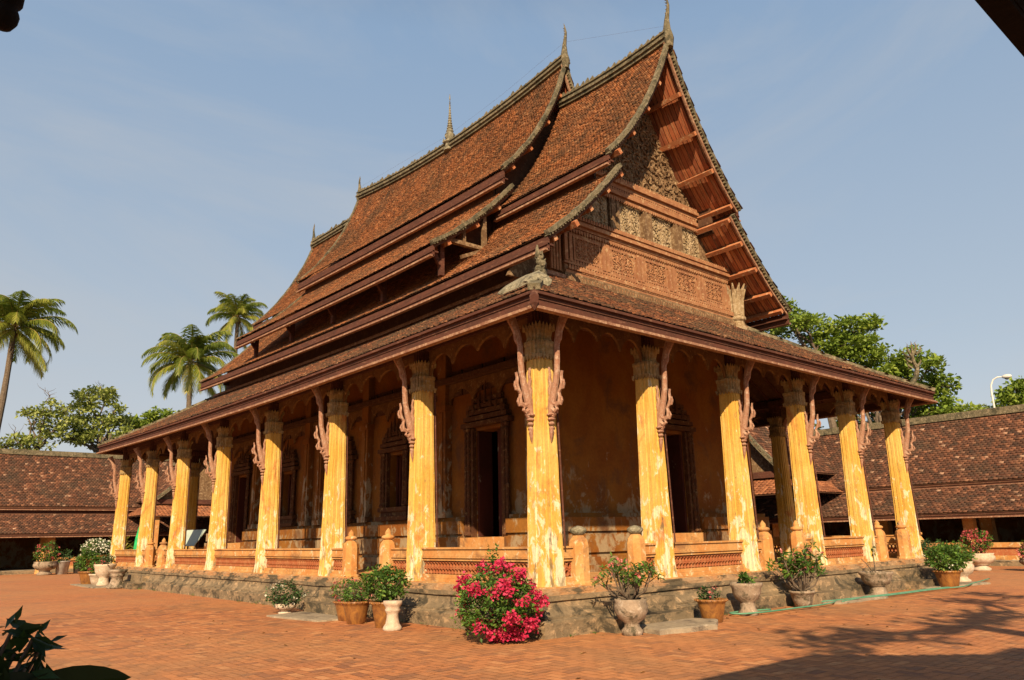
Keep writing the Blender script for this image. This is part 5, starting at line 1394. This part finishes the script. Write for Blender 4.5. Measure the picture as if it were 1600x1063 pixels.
for i,(x,y,w,l) in enumerate(((.42,26.6,.34,'left'),(.95,27.2,-.34,'right'))):
    b = MB(); b.lathe([(.16,.0),(.17,.05),(.13,.5),(.05,.85),(.015,.95)],(0,0,0),8)
    b.v = [(vx+(w*vz*.3 if i else 0)+x,vy+y-(vz*.3 if i else 0),vz*1.15+.55) for vx,vy,vz in b.v]
    g = b.build('folded_parasol',M['green_cloth'],None); tag(g,'upright folded bright green parasol between the two farthest left columns' if not i else 'leaning folded bright green parasol beside the second farthest column','parasol')
    b = MB(); b.tube([(x,y,0),(x,y,.62)],[.02,.02],6); b.build('pole',M['bark'],g)
bo = empty('notice_board',(.9,21.0,0),'pale tilted notice board standing in the veranda at the left side','notice board')
def boardquad(b, c, w, h, th):
    ax = Vector((.25,-.97,0)).normalized(); up = Vector((.45,.12,.62)).normalized(); n = ax.cross(up).normalized()
    P = [c-ax*w/2-up*h/2,c+ax*w/2-up*h/2,c+ax*w/2+up*h/2,c-ax*w/2+up*h/2]; b.add(P+[p+n*th for p in P],[(3,2,1,0),(4,5,6,7),(0,1,5,4),(1,2,6,5),(2,3,7,6),(3,0,4,7)]); return n
b = MB(); n_ = boardquad(b, Vector((.9,21.2,1.05)),1.25,.75,.03); b.build('board',M['board'],bo)
b = MB(); b.tube([(.9,21.6,0),(.95,21.6,.95)],[.03,.03],6); b.tube([(1.0,20.8,0),(1.05,20.8,.95)],[.03,.03],6); b.build('legs',M['darkwood'],bo)
lp = empty('street_lamp',(40.6,4.9,G),'white street lamp with a curved neck behind the right gallery','street lamp')
b = MB(); top_ = 9.1; b.tube([(40.6,4.9,G),(40.6,4.9,top_-.6),(40.62,4.86,top_-.2),(40.66,4.72,top_+.1),(40.72,4.5,top_+.22),(40.8,4.28,top_+.22)],[.08,.055,.05,.045,.04,.035],8); b.build('pole',M['lamp'],lp,smooth=True)
b = MB(); b.loft([[(40.8+.09*s_*math.cos(a)-(0),4.28-t,top_+.20+.10*s_*math.sin(a)) for a in np.linspace(0,2*PI,9)[:-1]] for t,s_ in ((0,.5),(.08,1.1),(.28,1.3),(.42,1.0),(.5,.3))]); b.build('lamp_head',M['lamp'],lp,smooth=True)
b = MB(); b.lathe([(.01,-.12),(.1,-.08),(.13,0)],(40.8,4.04,top_+.12),10); b.build('lens',M['glass'],lp)

# ------------------------------------------------------------------ foreground plant in the gallery shade
fp = empty('foreground_plant',(-9.35,-8.0,G),'dark potted plant in deep shade at the bottom left corner of the photo','potted plant')
b = MB(); pot(b,'tub',.22,.40,(-9.35,-8.0,G)); b.build('pot',M['red_glaze'],fp)
base = Vector((-9.30,-7.98,G+.36)); bs = MB(); tips = []
random.seed(5)
for x,y,z in ((-8.90,-7.80,.645),(-8.93,-7.79,.60),(-8.86,-7.82,.625),(-8.835,-7.78,.60),(-8.84,-7.80,.575),(-8.93,-7.80,.555),(-8.89,-7.80,.59),(-8.87,-7.83,.56),(-8.96,-7.78,.60),(-9.0,-7.80,.57)):
    e = Vector((x,y,z)); m = base.lerp(e,.55)+Vector((0,0,-.03)); bs.tube([base,m,e],[.012,.008,.004],5); tips.append(e); tips.append(m.lerp(e,.75))
bs.build('stems',M['bark'],fp)
b = MB(); leafcloud(b, tips, 9, .02, .06, .42, .5); leafcloud(b, [Vector((-8.97+.03*i,-7.8,.48)) for i in range(4)], 10, .05, .08, .5, .5); b.build('foliage',M['leaf_dark'],fp)
b = MB()
def bigleaf(a, c, w, bend):
    a = Vector(a); c = Vector(c); ax = (c-a); L = ax.length; ax.normalize(); s_ = ax.cross(Vector((.63,.73,.25))).normalized()
    P = np.zeros((9,5,3))
    for i in range(9):
        t = i/8; wd = w*math.sin(PI*min(1,.06+t*.94))**.75
        for j in range(5):
            o = (j-2)/2; q = a+ax*L*t+s_*o*wd+Vector((.2,.3,0))*abs(o)*wd*.6+Vector((0,0,bend*math.sin(PI*t)))
            P[i,j] = q
    b.grid(P)
bigleaf((-8.92,-7.86,.50),(-8.645,-7.84,.515),.040,.012)
bigleaf((-9.0,-7.86,.46),(-8.80,-7.84,.50),.06,.02)
bigleaf((-9.05,-7.84,.55),(-8.93,-7.82,.47),.06,.01)
bigleaf((-9.0,-7.80,.50),(-8.86,-7.82,.46),.05,.01)
bigleaf((-9.1,-7.90,.44),(-8.84,-7.86,.47),.07,.015)
bigleaf((-9.02,-7.86,.60),(-8.90,-7.83,.52),.05,.01)
for i in range(3): bs2 = None
b.build('broad_leaves',M['leaf_dark'],fp)
b = MB(); b.tube([base,(-9.28,-8.0,.2),(-9.1,-7.95,.40),(-8.95,-7.87,.47)],[.014,.012,.01,.006],6); b.build('leaf_stalk',M['bark'],fp)
# rounded black shape at the top left corner; kind unknown, form made up
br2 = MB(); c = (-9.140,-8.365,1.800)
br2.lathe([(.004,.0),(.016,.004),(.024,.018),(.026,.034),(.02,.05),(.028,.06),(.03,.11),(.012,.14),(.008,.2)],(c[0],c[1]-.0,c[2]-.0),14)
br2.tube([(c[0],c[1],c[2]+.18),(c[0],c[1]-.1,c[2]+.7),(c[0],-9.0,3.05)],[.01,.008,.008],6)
tag(br2.build('hanging_silhouette',M['dark'],None,smooth=True),'dark rounded hanging silhouette of unknown kind cutting the top left corner of the photo','silhouette')

# ------------------------------------------------------------------ sky, sun, camera
AZ = math.radians(225); EL_ = math.radians(SUN_EL)
w = bpy.data.worlds.new('World'); S.world = w; w.use_nodes = True; nt = w.node_tree; k = NT(nt)
bg = nt.nodes['Background']; sky = nt.nodes.new('ShaderNodeTexSky'); sky.sky_type = 'NISHITA'; sky.sun_disc = False
sky.sun_elevation = EL_; sky.sun_rotation = math.radians(225); sky.altitude = 100; sky.air_density = AIR; sky.dust_density = DUST; sky.ozone_density = OZONE
tc = k.n('ShaderNodeTexCoord'); mp_ = k.n('ShaderNodeMapping'); mp_.inputs['Scale'].default_value = (1,1,3.2); k.l(tc.outputs['Generated'], mp_.inputs[0])
cl = k.noise(mp_.outputs[0], 1.3, 8, .6, .9)
sx = k.n('ShaderNodeSeparateXYZ'); k.l(tc.outputs['Generated'], sx.inputs[0])
gr = k.ramp(sx.outputs[2], [(0,HZ[0]),(.22,HZ[1]),(.60,HZ[2]),(.85,HZ[3])])
sc = k.n('ShaderNodeVectorMath', operation='SCALE'); k.l(gr, sc.inputs[0]); sc.inputs[3].default_value = 1/SKY
base_sky = k.mix(HAZE, sky.outputs[0], sc.outputs[0])
k.l(k.mix(k.ramp(cl,[(.44,0),(.74,.45)]), base_sky, CLOUD), bg.inputs[0]); bg.inputs[1].default_value = SKY
sun = bpy.data.lights.new('sun','SUN'); sun.energy = SUN; sun.angle = math.radians(.5); sun.color = SUNC
so = bpy.data.objects.new('sun',sun); COL.objects.link(so)
d = Vector((math.cos(math.radians(SUN_AZ))*math.cos(EL_), math.sin(math.radians(SUN_AZ))*math.cos(EL_), -math.sin(EL_)))
so.rotation_euler = d.to_track_quat('-Z','Y').to_euler(); so.location = (-20,-20,20)
cam = bpy.data.cameras.new('camera'); co = bpy.data.objects.new('camera',cam); COL.objects.link(co)
Rv = Vector((0.76161416,-0.64769277,-0.02092729)); Uv = Vector((-0.14862527,-0.20601726,0.96719565)); Fv = Vector((0.63075701,0.73351958,0.25316917))
mw = Matrix((Rv,Uv,-Fv)).transposed().to_4x4(); mw.translation = Vector((-9.21824586,-9.95410587,0.82510657)); co.matrix_world = mw
cam.lens = 36*1177.4223/1600; cam.sensor_width = 36; cam.clip_start = .05; cam.clip_end = 3000
S.camera = co
S.view_settings.view_transform = 'Standard'; S.view_settings.look = 'None'; S.view_settings.exposure = EXPO; S.view_settings.gamma = 1
S.cycles.max_bounces = 5; S.cycles.diffuse_bounces = 1
